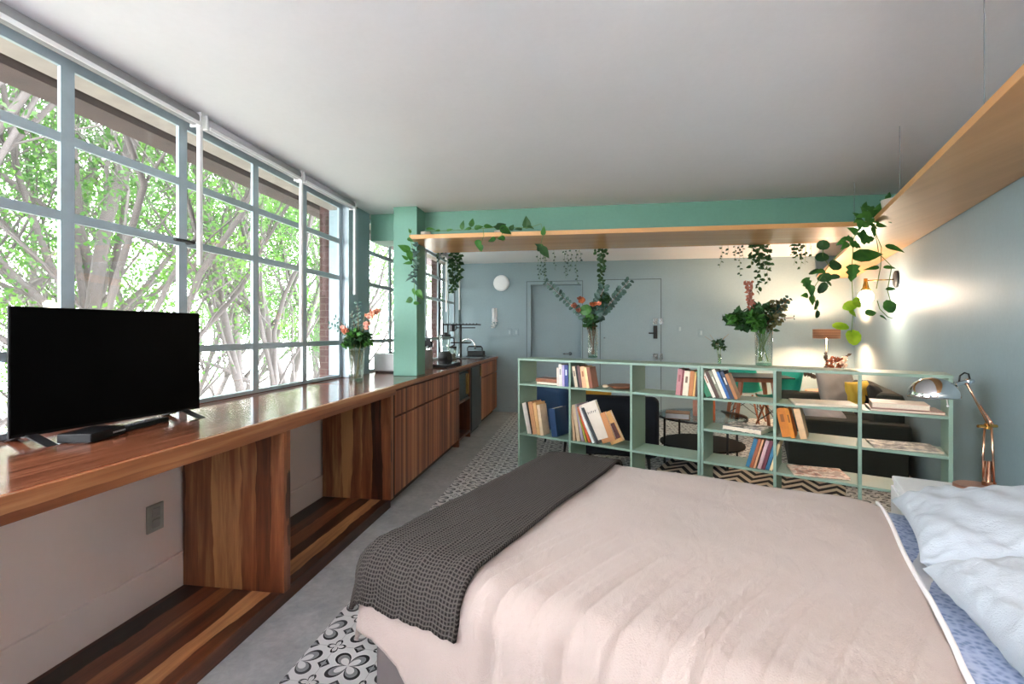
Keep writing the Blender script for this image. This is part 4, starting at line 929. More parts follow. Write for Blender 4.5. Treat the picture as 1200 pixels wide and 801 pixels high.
for i in range(46):
    q = random.random(); pxleaf(f, t, 881-4*q+random.uniform(-4,4), 362-32*q, y0-.01, 5.5, random.uniform(0,360), .6)
build('petals', f, plain('#8a5546', .7, 0, .2), t)
lf = MB(); pxleaf(lf, t, 911, 387, y0-.02, 12, 0, .35); build('leaves', lf, M_LEAFD, t)
vp = upon(841, 426.5); vp = Vector((vp.x, vp.y, R1+.0005)); vp += BNV*.06
vase('bud_vase', 'tiny glass bud vase standing between the two tall vases', vp.x, vp.y, R1+.0005, .012, .07)
t = thing('flower_sprig', 'small green sprig in the tiny bud vase', 'flowers', vp); y0 = vp.y
stems_into(t, [rel(t,u,v,y0) for u,v in [(838,402),(841,400),(845,404)]], .01, .002, .004, M_STEM)
lf = MB(); leaf_ball(lf, rel(t,841,404,y0), .05, .045, 46, .032, .024); leaf_ball(lf, rel(t,849,408,y0), .03, .02, 12, .03, .02); build('leaves', lf, M_LEAFD, t)
sm = MB()
for (u,v) in [(826,394),(832,392),(850,394),(854,391)]: sm.tube([rel(t,841,404,y0), rel(t,u,v,y0)], .0015, 4)
build('twig', sm, plain('#9c8a72',.7), t)
# ================================================================ LIVING AREA
def W_(a, b, z=0): q = WN*(WD-b) + WT*a; return Vector((q.x, q.y, z))
WANG = atan2(WT.y, WT.x)
M_CHAR = paint('charcoal_sofa_cloth', '#33352f', .9, .12); M_NAVY = paint('navy_velvet', '#0d1520', .8, .12); M_NAVYLIT = paint('lit_navy_velvet', '#1c3a5c', .75, .1)  # left armchair's velvet: navy with window light put into its colour
def rbox(x0,x1,y0,y1,z0,z1): m = MB(); m.box(x0,x1,y0,y1,z0,z1); return m
# sofa: local x runs along the wall, local +y points to the wall
so = W_(5.06, .98); t = thing('sofa', 'charcoal sofa against the right wall behind the bookshelf', 'sofa', (so.x, so.y, 0), WANG-0)
SM = Matrix.Rotation(WANG, 4, 'Z')
loc_y = (SM.inverted() @ (-WN)).y      # sign of "away from the wall" in local y
sg = -1 if loc_y > 0 else 1            # wall lies along sg*y
def sb(x0,x1,b0,b1,z0,z1): m = MB(); ys = sorted((sg*b0, sg*b1)); m.box(x0,x1,ys[0],ys[1],z0,z1); return m
build('base', sb(0,1.85,.02,.90,.03,.28), M_CHAR, t, bevel=.02)
build('armrest', sb(0,.20,.0,.92,.281,.50), M_CHAR, t, bevel=.03); build('armrest', sb(1.65,1.85,.0,.92,.281,.56), M_CHAR, t, bevel=.03)
build('backrest', sb(.205,1.645,.70,.92,.281,.74), M_CHAR, t, bevel=.05)
build('seat_cushion', sb(.205,.92,.02,.69,.285,.43), M_CHAR, t, bevel=.04); build('seat_cushion', sb(.93,1.645,.02,.69,.285,.43), M_CHAR, t, bevel=.04)
for x in (.08,1.77):
    for b_ in (.08,.84): build('leg', sb(x-.02,x+.02,b_-.02,b_+.02,0,.0299), M_BLACK, t)
def cushion(name, label, c, w, h, d, rx, rz, mat, n=16, puff=.5, wr=.004, cat='cushion', seed=1, group=None):
    """a pillow lying in its own x (width) / z (height) plane, d thick"""
    t = thing(name, label, cat, c, rz, group); rnd = random.Random(seed)
    ph = [rnd.uniform(0,6) for _ in range(8)]
    def side(sgn):
        def fn(u, v):
            x = 2*u-1; z = 2*v-1
            k = max(0,(1-abs(x)**2.6))**puff * max(0,(1-abs(z)**2.6))**puff
            pinch = 1-.06*(1-abs(x)**2)*abs(z)**2; pz = 1-.08*(1-abs(z)**2)*abs(x)**2
            wv = wr*(sin(5*x+3*z+ph[0])+sin(9*z-4*x+ph[1])+.7*sin(14*x+6*z+ph[2])+.6*sin(21*(x*z)+ph[3]))*k**.3
            p = Vector((x*w/2*pz, sgn*(d/2*k)+wv*(1 if sgn>0 else 1), z*h/2*pinch))
            return Matrix.Rotation(rx, 4, 'X') @ p
        return fn
    m = MB(); m.grid(side(1), n, n); m.grid(side(-1), n, n)
    build('cover', m, mat, t, smooth=True, sub=1); return t
M_GREYC = paint('grey_cushion_cloth', '#8d8783', .9, .06); M_GREYL = paint('light_grey_cushion_cloth', '#a29fa2', .9, .06)
face = atan2(-WT.x, WT.y) if False else WANG
cc = oz(982, 457, .66)
def at_u(u, v, b):   # point seen at u,v standing b metres off the right wall
    r = ray(u, v); tt = ((WD-b) - CC.dot(WN))/r.dot(WN); return CC + r*tt
p = at_u(981, 457, .42); cushion('cushion', 'large grey square cushion on the sofa below the dried flowers', p, .50, .46, .16, radians(-14), radians(18), M_GREYC, seed=2)
p = at_u(966, 486, .62); cushion('cushion', 'pale grey cushion lying low on the sofa seat', p, .42, .30, .14, radians(-50), radians(8), M_GREYL, seed=3)
t = NT('yellow_black_pattern'); xyz = t.sep(t.obj()); zz = t.math('GREATER_THAN', t.math('ADD', t.math('MULTIPLY', t.math('ABSOLUTE', xyz[0]), 1.1), xyz[2]), .02); M_YEL = t; t.bsdf(t.mix(zz, lin('#1c1a17'), lin('#d9b23e')), .85); M_YEL = t.m
p = at_u(1008, 464, .36); cushion('cushion', 'small yellow and black cushion on the sofa', p, .34, .30, .12, radians(-16), radians(30), M_YEL, seed=4)
p = at_u(1029, 469, .22); cushion('cushion', 'dark brown cushion at the near end of the sofa', p, .44, .36, .12, radians(-20), radians(60), plain('#3a3530',.9,0,.1), seed=5)
# armchairs
def armchair(label, u, d, rz, mat, w=.72, dp=.70, h=.70, group=None):
    c = od(u, 389, d); t = thing('armchair', label, 'armchair', (c.x, c.y, 0), rz, group)
    build('seat', rbox(-w/2+.105, w/2-.105, -dp/2+.14, dp/2, .18, .42), mat, t, bevel=.04)
    build('backrest', rbox(-w/2, w/2, -dp/2, -dp/2+.135, .15, h), mat, t, bevel=.06, seg=4)
    for sx_ in (-1, 1):
        x0, x1 = sorted((sx_*(w/2-.10), sx_*w/2)); build('armrest', rbox(x0, x1, -dp/2+.14, dp/2-.02, .16, h-.10), mat, t, bevel=.04, seg=3)
        for sy in (-1, 1): m = MB(); m.tube([(sx_*(w/2-.08), sy*(dp/2-.09), .0), (sx_*(w/2-.10), sy*(dp/2-.12), .18)], [.012,.018], 8); build('leg', m, M_BLACK, t)
    return t
armchair('black velvet armchair with its back to the bookshelf', 727, 4.62, -TH*0+radians(-8), M_NAVY, .72, .72, .705)
armchair('navy velvet armchair coloured as lit by the window, farther left behind the bookshelf', 672, 5.35, radians(-62), M_NAVYLIT, .68, .66, .70)
p = od(697, 462, 4.72); cushion('cushion', 'mustard cushion on the black armchair', (p.x, p.y, .60), .36, .30, .10, radians(-10), radians(-8), plain('#c8952f', .85, 0, .1), seed=9)
# coffee table
ct = od(822, 389, 4.72); t = thing('coffee_table', 'round glass coffee table with black metal legs', 'coffee table', (ct.x, ct.y, 0))
m = MB(); m.lathe([(0,.452),(.42,.452),(.42,.462),(0,.462)], (0,0,0), 40); build('table_top', m, clear('table_glass', (.80,.88,.88,1), .12, .5), t)
m = MB(); m.lathe([(.405,.436),(.424,.436),(.424,.4515),(.405,.4515),(.405,.436)], (0,0,0), 40, False); build('rim', m, M_BLACK, t)
m = MB(); m.lathe([(0,.17),(.40,.17),(.40,.185),(0,.185)], (0,0,0), 40); build('lower_shelf', m, plain('#0a0c0b', .6, 0, .05, 30, .1), t)
for k in range(4):
    a = radians(20+90*k); m = MB(); m.tube([(.405*cos(a),.405*sin(a),0),(.405*cos(a),.405*sin(a),.44)], .011, 8); build('leg', m, M_BLACK, t)
def on_table(u, v): return oz(u, v, .462)
q = on_table(797, 491); t = thing('book', 'thick white book on the glass coffee table', 'book', (q.x, q.y+.06, .4625), radians(-14))
m = rbox(-.12,.10,-.08,.09,.0,.006); m.box(-.12,.10,-.08,.09,.052,.058); m.box(.094,.10,-.08,.09,.0061,.0519); build('cover', m, plain('#8a6a52',.5), t); build('pages', rbox(-.115,.0935,-.075,.085,.0062,.0518), plain('#e6e6ea',.7,0,.04), t)
q = on_table(809, 489); t = thing('candle', 'pink candle beside the white book on the coffee table', 'candle', (q.x+.08, q.y+.12, .4625)); m = MB(); m.lathe([(0,0),(.03,0),(.03,.15),(0,.155)], (0,0,0), 16); build('wax', m, plain('#d79a86',.6), t); m = MB(); m.tube([(0,0,.154),(0,0,.168)], .002, 5); build('wick', m, M_BLACK, t)
q = on_table(835, 492); t = thing('candle', 'orange candle at the middle of the coffee table', 'candle', (q.x, q.y, .4625)); m = MB(); m.lathe([(0,0),(.024,0),(.024,.19),(0,.195)], (0,0,0), 16); build('wax', m, plain('#e0743a',.6), t); m = MB(); m.tube([(0,0,.194),(0,0,.21)], .002, 5); build('wick', m, M_BLACK, t)
# rug
t = NT('zigzag_rug'); xyz = t.sep(t.obj())
tri = t.math('ABSOLUTE', t.math('SUBTRACT', t.math('FRACT', t.math('ADD', t.math('DIVIDE', xyz[0], .24), 20.0)), .5))
zz = t.math('GREATER_THAN', t.math('FRACT', t.math('ADD', t.math('ADD', t.math('DIVIDE', xyz[1], .16), 20.0), t.math('MULTIPLY', tri, 2.4))), .5)
t.bsdf(t.mix(zz, lin('#17161a'), lin('#cfc3b0')), .95, 0, t.bump(t.noise(t.obj(), 160, 2), .4, .004)); M_RUG = t.m
q = bp(1.72, .92, 0); t = thing('rug', 'black and cream zigzag rug between coffee table and bookshelf', 'rug', (q.x, q.y, 0), BANG)
build('pile', rbox(-.78,.66,-.55,.62,.001,.014), M_RUG, t, bevel=.004)
# dining corner
M_WOODL = wood('leg_wood', 2, 0, 5, [(.2,lin('#7e4a30')),(.6,lin('#a5694a')),(.9,lin('#b8805c'))], 1.5, 14, .45, .1, False)
c = od(882, 389, 6.15); t = thing('dining_table', 'small table with thin black top and slanted wooden legs', 'table', (c.x, c.y, 0), radians(-6))
build('table_top', rbox(-.34,.40,-.34,.34,.715,.728), M_BLACK, t, bevel=.003)
build('apron', rbox(-.26,.22,-.26,.26,.66,.7145), M_WOODL, t)
for sx_ in (-1,1):
    for sy in (-1,1): m = MB(); m.tube([(sx_*.18,sy*.22,.70),(sx_*.27,sy*.30,0)], [.032,.02], 8); build('leg', m, M_WOODL, t)
M_TEALC = plain('#27a08a', .4, 0, .04)
def shell_chair(label, u, d, rz):
    c = od(u, 389, d); t = thing('shell_chair', label, 'chair', (c.x, c.y, 0), rz, 'teal shell chairs at the small table')
    def fn(a, b):  # a: from seat front up to the top of the back, b: across
        x = (b-.5)*2; w = .23*(1-.12*a*a)
        if a < .5: s = a/.5; p = Vector((x*w, -.20+.34*s, .44-.02*sin(pi*s)+.05*abs(x)**3))
        else:
            s = (a-.5)/.5; p = Vector((x*w*(1-.15*s), .14+.10*s, .44+.36*s+.03*(1-s)*abs(x)**3)); p.y -= .09*abs(x)**2*(1-.3*s)
        return p
    m = MB(); m.grid(fn, 18, 10); build('seat_shell', m, M_TEALC, t, smooth=True, solid=.008, sub=1)
    for sx_ in (-1,1):
        for sy in (-1,1): m = MB(); m.tube([(sx_*.12,sy*.12,.41),(sx_*.23,sy*.21,0)], [.014,.010], 8); build('leg', m, M_WOODL, t)
    m = MB()
    for sx_ in (-1,1): m.tube([(sx_*.20,-.18,.13),(-sx_*.13,-.13,.36)], .004, 5); m.tube([(sx_*.20,.18,.13),(-sx_*.13,.13,.36)], .004, 5); m.tube([(sx_*.20,.18,.13),(sx_*.13,-.13,.36)], .004, 5); m.tube([(sx_*.20,-.18,.13),(sx_*.13,.13,.36)], .004, 5)
    build('brace', m, M_BLACK, t); return t
shell_chair('teal plastic shell chair right of the small black table, back towards the sofa', 915, 5.95, radians(-70))
shell_chair('teal plastic shell chair behind the small black table', 873, 6.75, radians(150))
# floor lamp with woven drum shade
fl = od(968.5, 389, 6.3); t = thing('floor_lamp', 'slim floor lamp with lit woven drum shade in the far corner', 'floor lamp', (fl.x, fl.y, 0))
m = MB(); m.lathe([(0,0),(.13,0),(.13,.015),(.02,.025),(0,.025)], (0,0,0), 28); build('base', m, M_BLACKM, t)
m = MB(); m.tube([(0,0,.02),(0,0,1.22)], .009, 10); build('pole', m, M_STEEL, t, smooth=True)
m = MB(); m.lathe([(.155,1.205),(.155,1.33)], (0,0,0), 40, False); m2 = NT('woven_shade'); _x = m2.sep(m2.obj()); _b = m2.math('FRACT', m2.math('MULTIPLY', _x[2], 60.0)); _cc = m2.ramp(_b, [(.3,lin('#5f3d2b')),(.6,lin('#9c7458'))])
_d = m2.bsdf(_cc, .8); _tl = m2.n('ShaderNodeBsdfTranslucent'); m2.l(_cc, _tl.inputs[0]); _mx = m2.n('ShaderNodeMixShader'); _mx.inputs[0].default_value = .05; m2.l(_d.outputs[0], _mx.inputs[1]); m2.l(_tl.outputs[0], _mx.inputs[2]); m2.l(_mx.outputs[0], m2.out.inputs[0])
build('lamp_shade', m, m2.m, t, smooth=True, solid=.004)
m = MB(); 
for k in range(3): a = 2*pi*k/3; m.tube([(0,0,1.215),(.153*cos(a),.153*sin(a),1.215)], .003, 5)
build('spider', m, M_STEEL, t)
m = MB(); m.ball((0,0,1.268), .032, 16); build('bulb', m, emit('floor_lamp_bulb_glow', '#ffd0a6', 1000), t, smooth=True)
# side table with dried flowers
st = W_(7.10, .50); t = thing('side_table', 'small side table behind the sofa holding dried flowers', 'side table', st)
m = MB(); m.lathe([(0,.53),(.20,.53),(.20,.55),(0,.55)], (0,0,0), 28); build('table_top', m, M_WOODL, t)
for k in range(3): a = 2*pi*k/3+.4; m = MB(); m.tube([(.10*cos(a),.10*sin(a),.53),(.18*cos(a),.18*sin(a),0)], .012, 8); build('leg', m, M_WOODL, t)
vp = oy(972, 437, st.y); vp = Vector((vp.x, st.y, .5505))
t = thing('flower_pot', 'small brown pot on the side table behind the sofa', 'pot', vp); m = MB(); m.lathe([(0,0),(.045,0),(.06,.14),(.05,.14),(.04,.01),(0,.01)], (0,0,0), 20); build('body', m, plain('#5f4636',.7), t)
t = thing('dried_flowers', 'rust and cream dried flowers above the grey sofa cushion', 'flowers', vp+Vector((0,0,.011))); yq = vp.y
sm = MB(); lf = MB(); 
for (u,v) in [(968,416),(974,420),(981,419),(987,418),(950,440),(993,417)]: sm.tube([Vector((0,0,.0)), Vector((0,0,.15)), rel(t,u,v,yq)], .004, 5)
build('stem', sm, M_TWIG, t)
leaf_ball(lf, rel(t,978,426,yq), .11, .10, 120, .05, .03); build('petals', lf, plain('#8d4f33',.8,0,.3,50), t); lf = MB(); leaf_ball(lf, rel(t,971,441,yq), .07, .05, 40, .05, .03); build('petals', lf, plain('#8d4f33',.8,0,.3,50), t)
lf = MB(); leaf_ball(lf, rel(t,988,424,yq-.06), .05, .07, 22, .05, .04); build('petals', lf, plain('#e6cdbb',.8), t); lf = MB(); leaf_ball(lf, rel(t,966,438,yq-.06), .05, .03, 14, .05, .04); build('petals', lf, plain('#e6cdbb',.8), t)
lf = MB()
for i in range(26): pxleaf(lf, t, 967.5+random.uniform(-1.5,1.5), 414+26*random.random(), yq, 5, random.uniform(0,360), .5)
for i in range(24): q = random.random(); pxleaf(lf, t, 941+26*q, 436+9*q+random.uniform(-1.5,1.5), yq-.02, 6, random.uniform(0,360), .5)
for (u,v) in [(993,417),(996,415),(990,419)]: pxleaf(lf, t, u, v, yq, 6, 20, .5)
build('leaves', lf, plain('#4a4038',.8), t)

# ================================================================ BED
FL = Vector((-.175, 2.715, 0)); E1 = Vector((.927, -.375, 0)).normalized(); E2 = Vector((-.375, -.927, 0)).normalized()
BDG = atan2(E1.y, E1.x)
def bd(s, tt, z=0): q = FL + E1*s + E2*tt; return Vector((q.x, q.y, z))
# local frame: x along the bed (s), y = -t
t = thing('bed', 'grey upholstered double bed base with mattress', 'bed', bd(0,0), BDG)
M_BASEF = paint('grey_bed_cloth', '#77716f', .9, .06)
build('base', rbox(.03, 1.99, -1.38, -.02, .06, .34), M_BASEF, t, bevel=.025)
build('mattress', rbox(.02, 2.0, -1.39, -.01, .341, .545), M_WHITEP, t, bevel=.05, seg=4)
for x in (.12, 1.9):
    for y in (-1.28,-.12): build('leg', rbox(x-.025,x+.025,y-.025,y+.025,0,.059), M_BLACKM, t)
TOPZ = .575
def drape(s, tt, a0, b0, b1, r, top, fold=0, kf=40, seed=0, flare=.12, lim=99):
    """surface point of cloth whose flat coordinate is (s, tt); it bends down past s<a0, tt<b0, tt>b1"""
    a = min(0, s-a0); b = tt-b1 if tt > b1 else (tt-b0 if tt < b0 else 0)
    dist = sqrt(a*a+b*b); si = max(s, a0); ti = min(max(tt, b0), b1)
    if dist < 1e-6: return Vector((si, -ti, top))
    dx, dy = a/dist, b/dist; q = r*pi/2; dist = min(dist, lim)
    if dist < q: h = r*sin(dist/r); dz = r*(1-cos(dist/r))
    else: h = r + flare*(dist-q); dz = r + (dist-q)*.99
    al = si*kf + ti*kf*.9 + (atan2(dy, dx)*2)
    w = fold*min(1, dist/.12)*(sin(al)+.6*sin(al*1.73+1.3)+.4*sin(al*2.9+seed))
    h += w
    return Vector((si+dx*h, -(ti+dy*h), top-dz))
rndb = random.Random(5); PH = [rndb.uniform(0,6) for _ in range(12)]
def ripple(s, tt):
    e = max(0, min(1, (tt-.45)/.85)); g = max(0, min(1, (tt-.15)/.5))*max(0, min(1, (1.5-s)/.3))
    q = s*.93+tt*.22+.03*sin(4*tt+PH[7])
    cr = 0
    for k, (f, ph, am) in enumerate(((31,PH[3],.8),(57,PH[4],.8),(90,PH[8],.6))):
        cr += am*(1-abs(sin(f*q+ph+.8*sin(3*s+2*tt+k)))**.7)          # soft ridges running to the near edge
    return (.005*sin(3.1*s+2.3*tt+PH[0])+.0035*sin(7*tt-4*s+PH[1])+.002*sin(11*s+5*tt+PH[2])
        + e*e*.017*(cr-1.0) + g*.006*sin(31*(s*.75+tt*.45)+PH[5])*max(0, sin(3.3*s+1.6*tt+PH[6]))
        + .0035*sin(19*tt-6*s+PH[9])*max(0, sin(2*s+4*tt+PH[10])))
def duv(u, v):
    s = -.30 + (1.50+.30)*u; hg = .20+.24*sm_((s-.05)/.5); tt = -.30 + (1.70+hg)*v
    a_, b_ = min(0, s-.07), max(0, tt-1.30)
    if a_ < 0 and b_ > 0: f_ = max(-a_, b_)/sqrt(a_*a_+b_*b_); s, tt = .07+a_*f_, 1.30+b_*f_
    p = drape(s, tt, .07, .055, 1.30, .11, TOPZ+.012, .010*(1 if s > .47 else max(.15, (s-.40)/.07) if s > -.02 else .6), 34, 0, .16)
    k = 1 if (s > 0 and 0 < tt < 1.45) else .5
    if s < .42: k *= .35
    p.z += ripple(s, tt)*k
    if u > .93: p.z -= .02*((u-.93)/.07)**2
    return p
def cloth(name, c, kind=0):
    t = NT(name); o = t.obj(); n1 = t.noise(o, 260, 2); n2 = t.noise(o, 3.0, 3, .5)
    n3 = t.noise(t.scale(o, (1.0,.45,1.0)), 14, 4, .6, .6); h = t.math('ADD', t.math('ADD', t.math('MULTIPLY', n1, .08), n2), t.math('MULTIPLY', n3, .35))
    cc = lin(c); col = t.ramp(n2, [(.35, tuple(x*.97 for x in cc[:3])+(1,)), (.65, tuple(min(1,x*1.03) for x in cc[:3])+(1,))])
    b = t.bsdf(col, .75, 0, t.bump(h, .8, .022), .3); b.inputs['Sheen Weight'].default_value = .15
    return t.m
m = MB(); m.grid(duv, 170, 170)
o = build('duvet', m, cloth('beige_duvet_cloth', '#b6a89f'), smooth=True, solid=.012); o.location = bd(0,0); o.rotation_euler = (0,0,BDG)
WORLD[o.name] = Matrix.Translation(bd(0,0)) @ Matrix.Rotation(BDG,4,'Z')
tag(o, 'beige pink cotton duvet spread over the bed', 'duvet')
m = MB(); m.box(1.490, 1.512, -1.42, .02, .0, .004)
# white hem strip of the duvet, its turned edge
def hem(u, v):
    tt = -.05+1.5*u; a = 2*pi*v; return Vector((1.502+.007*cos(a)+.004*sin(9*tt), -tt, TOPZ+.002+.008*sin(a)+ripple(1.5,tt)*.6-.01*max(0,(abs(tt-.7)-.62)/.1)))
m = MB(); m.grid(hem, 60, 10); build('hem', m, plain('#f1eeee', .7, 0, .02), o, smooth=True)
# fitted sheet at the head end
t = NT('pale_blue_patterned_sheet'); v_ = t.n('ShaderNodeTexVoronoi'); v_.inputs['Scale'].default_value = 70; t.l(t.obj(), v_.inputs['Vector'])
t.bsdf(t.ramp(v_.outputs['Distance'], [(.25,lin('#8fa3c6')),(.5,lin('#b4c3de')),(.75,lin('#c7d3e8'))]), .8); M_SHEET = t.m
m = MB(); m.grid(lambda u, v: Vector((1.40+.62*u-.02*max(0,u-.9)*10, -(-.012+1.424*v), .5475+.004*sin(9*u+7*v)-(.05 if v in (0.0,1.0) else 0)-(.02 if u==1.0 else 0))), 24, 60)
o = build('bed_sheet', m, M_SHEET, smooth=True, solid=.002); o.location = bd(0,0); o.rotation_euler = (0,0,BDG); tag(o, 'pale blue patterned sheet showing between duvet and pillows', 'bed sheet')
# waffle blanket across the foot
def waffle():
    t = NT('charcoal_waffle_cloth'); uv = t.n('ShaderNodeUVMap'); uv.uv_map = 'flat'; x = t.sep(uv.outputs[0]); P = .0118
    def w(a): return t.math('ABSOLUTE', t.math('SUBTRACT', t.math('FRACT', t.math('DIVIDE', t.math('ADD', a, 9.0), P)), .5))
    mx = t.math('MAXIMUM', w(x[0]), w(x[1])); hgt = t.math('POWER', t.math('MULTIPLY', mx, 2.0), 2.0)
    col = t.ramp(hgt, [(.05,lin('#292524')),(.4,lin('#4a4542')),(.9,lin('#625c58'))])
    t.bsdf(col, .95, 0, t.bump(hgt, .9, .004), .1); return t.m
def blank(u, v):
    s = -.085 + .485*u; tt = -.22 + (1.4+.22+.135)*v
    p = drape(s, tt, .05, .05, 1.30, .125, TOPZ+.036, .003, 22, 2, .34)
    p.z += ripple(s, tt)*.35 + .003*sin(8*tt+2*u)
    return p
m = MB(); NU, NV = 44, 150; m.grid(blank, NU, NV)
o = build('throw_blanket', m, waffle(), smooth=True, solid=.014); o.location = bd(0,0); o.rotation_euler = (0,0,BDG)
tag(o, 'charcoal waffle knit throw laid across the foot of the bed', 'blanket')
uvl = o.data.uv_layers.new(name='flat')
for poly in o.data.polygons:
    for li in poly.loop_indices:
        vi = o.data.loops[li].vertex_index; i, j = divmod(vi, NV+1); uvl.data[li].uv = (-.085+.485*i/NU, -.22+1.755*j/NV)
# pillows
M_PIL = cloth('white_pillow_cloth', '#b1bbc4')
def pillow(label, s, tt, z, w, h, d, tilt, seed, yaw=0):
    t = thing('pillow', label, 'pillow', bd(s, tt, z), BDG+radians(90)+yaw); rnd = random.Random(seed); ph = [rnd.uniform(0,6) for _ in range(10)]
    def side(sgn):
        def fn(u, v):
            x = 2*u-1; y = 2*v-1
            k = max(0,1-abs(x)**3)**.55*max(0,1-abs(y)**3)**.55
            px = 1-.05*(1-x*x)*0-.07*(1-abs(y)**2)*abs(x)**3; py = 1-.10*(1-abs(x)**2)*abs(y)**3
            ed = min(1,(1-k)*1.3)
            wr = (.005*(sin(6*x+4*y+ph[0])+sin(10*y-7*x+ph[1]))+.004*sin(18*y+9*x*y+ph[2])+ed*.006*(sin(30*x+ph[3]+3*y)+sin(26*y+ph[4]-4*x))+.0035*(1-abs(sin(7*x-5*y+ph[5]+sin(5*y))))+.003*(1-abs(sin(11*y+4*x+ph[6]))))*min(1,k*4)
            p = Vector((x*w/2*px, y*h/2*py, sgn*d/2*k+wr))
            return Matrix.Rotation(tilt, 4, 'X') @ p
        return fn
    m = MB(); m.grid(side(1), 44, 36); m.grid(side(-1), 44, 36); build('pillowcase', m, M_PIL, t, smooth=True, sub=1); return t
pillow('white pillow on the far side of the bed next to the nightstand', 1.765, .325, .655, .64, .50, .17, radians(-12), 3, radians(-2))
pillow('white pillow on the near side of the bed', 1.785, .985, .655, .66, .50, .17, radians(-10), 8, radians(7))
# nightstand and desk lamp
ns = bd(1.61, -.43); t = thing('nightstand', 'white nightstand between bed and right wall holding the copper lamp', 'nightstand', ns, BDG)
build('body', rbox(.0,.47,-.37,.0,.06,.575), M_WHITEP, t, bevel=.004); build('top', rbox(-.005,.475,-.375,.005,.5755,.60), M_WHITEP, t, bevel=.006)
build('drawer', rbox(-.012,-.0005,-.35,-.02,.36,.56), M_WHITEP, t, bevel=.003)
for x in (.04,.43):
    for y in (-.33,-.04): build('leg', rbox(x-.018,x+.018,y-.018,y+.018,0,.059), M_WHITEP, t)
LD = 2.06
lb = oz(1147, 573, .6005); t = thing('desk_lamp', 'copper articulated desk lamp with chrome dome shade on the nightstand', 'desk lamp', lb)
def L(u, v, dd=0): return od(u, v, LD+dd)-Vector(t.location)
m = MB(); m.lathe([(0,0),(.085,0),(.085,.012),(.08,.016),(0,.016)], (0,0,0), 32); build('base', m, plain('#b58470', .3, .8), t)
m = MB(); a = L(1159, 576); m.tube([Vector((a.x,a.y,.012)), L(1160, 540)], .008, 10); m.tube([L(1153,565,.01), L(1156,540,.01)], .006, 8); m.box(a.x-.02,a.x+.02,a.y-.012,a.y+.012,.016,.035); build('post', m, M_COPPER, t, smooth=False)
for (u0,u1,dd) in ((1153,1154,.012),(1165,1162,-.012)):
    m = MB(); m.tube([L(u0,572,dd), L(u0-1,535,dd), L(u1,500,dd)], .0045, 8); build('lower_arm', m, M_COPPER, t, smooth=True)
m = MB(); m.tube([L(1146,499),L(1168,499)], .007, 10); m.lathe([(0,-.012),(.013,-.012),(.013,.012),(0,.012)], L(1158,499), 14); build('elbow', m, M_BRASS, t)
for dd in (.010,-.010):
    m = MB(); m.tube([L(1159,499,dd), L(1146,474,dd), L(1133,449,dd)], .0042, 8); build('upper_arm', m, M_COPPER, t, smooth=True)
m = MB(); q0, q1 = L(1163,497), L(1147,474); pts = []
for i in range(60): f = i/59; c_ = q0.lerp(q1, f); pts.append(c_+RV*(.006*cos(i*1.25))+Vector((0,0,.006*sin(i*1.25))))
m.tube(pts, .0016, 4); build('spring', m, M_COPPER, t)
m = MB(); m.tube([L(1119,450),L(1140,446)], .010, 10); m.ball(L(1134,447), .014, 10); build('head_joint', m, M_CHROME, t)
m = MB(); m.tube([L(1124,447),L(1125,440),L(1130,436.5),L(1135,438),L(1137,446)], .0035, 6); build('cable', m, M_BLACK, t, smooth=True)
cs = L(1094, 464.5); pr = [(.0899*cos(a), .083*sin(a)) for a in [pi/2*i/14 for i in range(15)]]; pr[-1] = (0.004, .083)
m = MB(); m.M = Matrix.Translation(cs) @ Matrix.Rotation(radians(-3),4,'Y'); m.lathe(pr, (0,0,0), 40, False); build('lamp_shade', m, M_CHROME, t, smooth=True, solid=.0015)
m = MB(); m.M = Matrix.Translation(cs); m.lathe([(0,.075),(.018,.072),(.018,.045),(0,.045)], (0,0,0), 16); build('socket', m, M_WHITEP, t)
m = MB(); m.M = Matrix.Translation(cs); m.ball((0,0,.025), .022, 14); build('bulb', m, plain('#f3ede2', .3), t, smooth=True)
m = MB(); m.tube([L(1116,463),L(1120,452)], .006, 8); m.box(L(1118,455).x-.006,L(1118,455).x+.006,L(1118,455).y-.006,L(1118,455).y+.006,L(1118,455).z-.012,L(1118,455).z+.012); build('shade_bracket', m, M_BLACK, t)
m = MB(); m.tube([L(1109,464),L(1110.5,474)], .0022, 6); m.ball(L(1110.7,475.5), .005, 8); build('pull_switch', m, M_WHITEP, t)

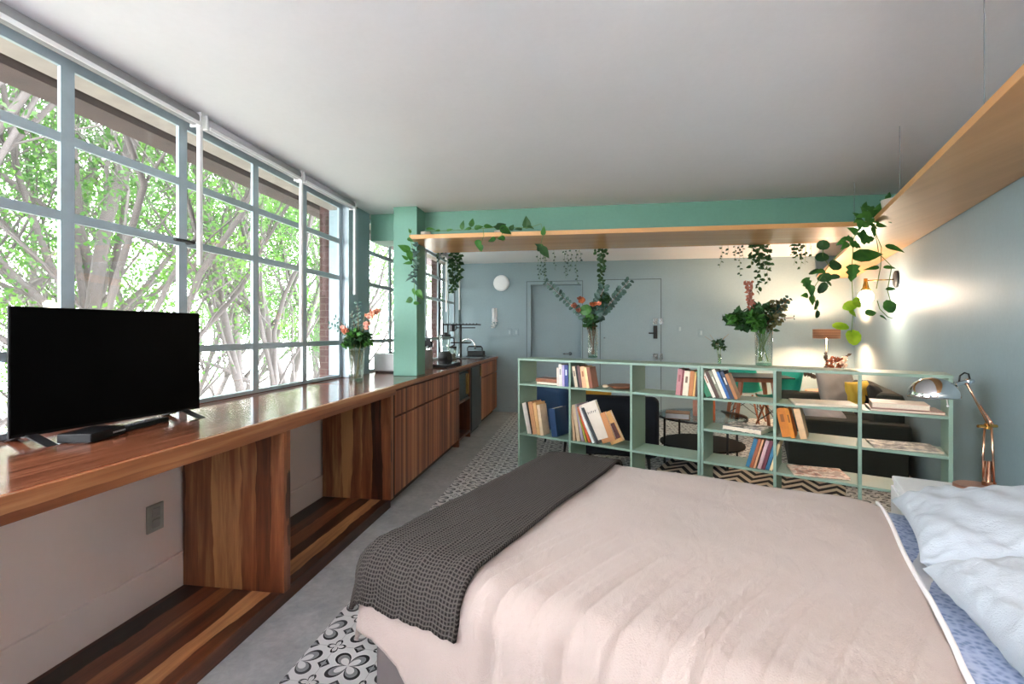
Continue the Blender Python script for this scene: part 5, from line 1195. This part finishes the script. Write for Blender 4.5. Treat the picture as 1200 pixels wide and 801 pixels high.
t = thing('floor_lamp', 'added unseen white uplighter at the back of the room, fill light for the ceiling', 'floor lamp', (-.75, -1.25, 0))  # uplighter added behind the camera to brighten the ceiling and fill the room
m = MB(); m.lathe([(0,0),(.15,0),(.15,.02),(.02,.03),(0,.03)], (0,0,0), 28); build('base', m, M_WHITEP, t)
m = MB(); m.tube([(0,0,.03),(0,0,1.62)], .012, 10); build('pole', m, M_WHITEP, t, smooth=True)
m = MB(); m.lathe([(.015,1.60),(.10,1.64),(.17,1.74)], (0,0,0), 32, False); build('lamp_shade', m, M_WHITEP, t, smooth=True, solid=.004)
m = MB(); m.ball((0,0,1.70), .05, 16); build('bulb', m, emit('added_uplighter_glow', '#f3f4ff', 1500), t, smooth=True)
# ================================================================ LIGHT, SKY, CAMERA
w = bpy.data.worlds.new('sky'); S.world = w; w.use_nodes = True; nt = w.node_tree; nt.nodes.clear()
bg = nt.nodes.new('ShaderNodeBackground'); ow = nt.nodes.new('ShaderNodeOutputWorld'); bg.inputs[0].default_value = (.93,.965,1,1); bg.inputs[1].default_value = 9.0
nt.links.new(bg.outputs[0], ow.inputs[0])
def portal(y0, y1):
    l = bpy.data.lights.new('sky_portal', 'AREA'); l.shape = 'RECTANGLE'; l.size = y1-y0; l.size_y = 1.5; l.cycles.is_portal = True
    o = bpy.data.objects.new('sky_portal', l); COL.objects.link(o); o.location = (-2.2, (y0+y1)/2, 1.65); o.rotation_euler = (radians(90), 0, radians(-90)); return o
portal(-.6, 3.8); portal(4.2, 7.42)
cam = bpy.data.cameras.new('camera'); cam.sensor_width = 36; cam.lens = 36*FPX/1200; cam.shift_y = (HYP-400.5)/1200; cam.clip_start = .02; cam.clip_end = 200
co = bpy.data.objects.new('camera', cam); COL.objects.link(co); co.location = CC; co.rotation_euler = (radians(90), 0, TH); S.camera = co
S.view_settings.view_transform = 'Standard'; S.view_settings.look = 'None'; S.view_settings.gamma = 1; S.view_settings.use_curve_mapping = False
S.view_settings.exposure = 1.7
S.cycles.use_denoising = True; S.cycles.max_bounces = 12; S.cycles.diffuse_bounces = 8; S.cycles.glossy_bounces = 5; S.cycles.transparent_max_bounces = 24; S.cycles.sample_clamp_indirect = 20
S.cycles.caustics_reflective = False; S.cycles.caustics_refractive = False
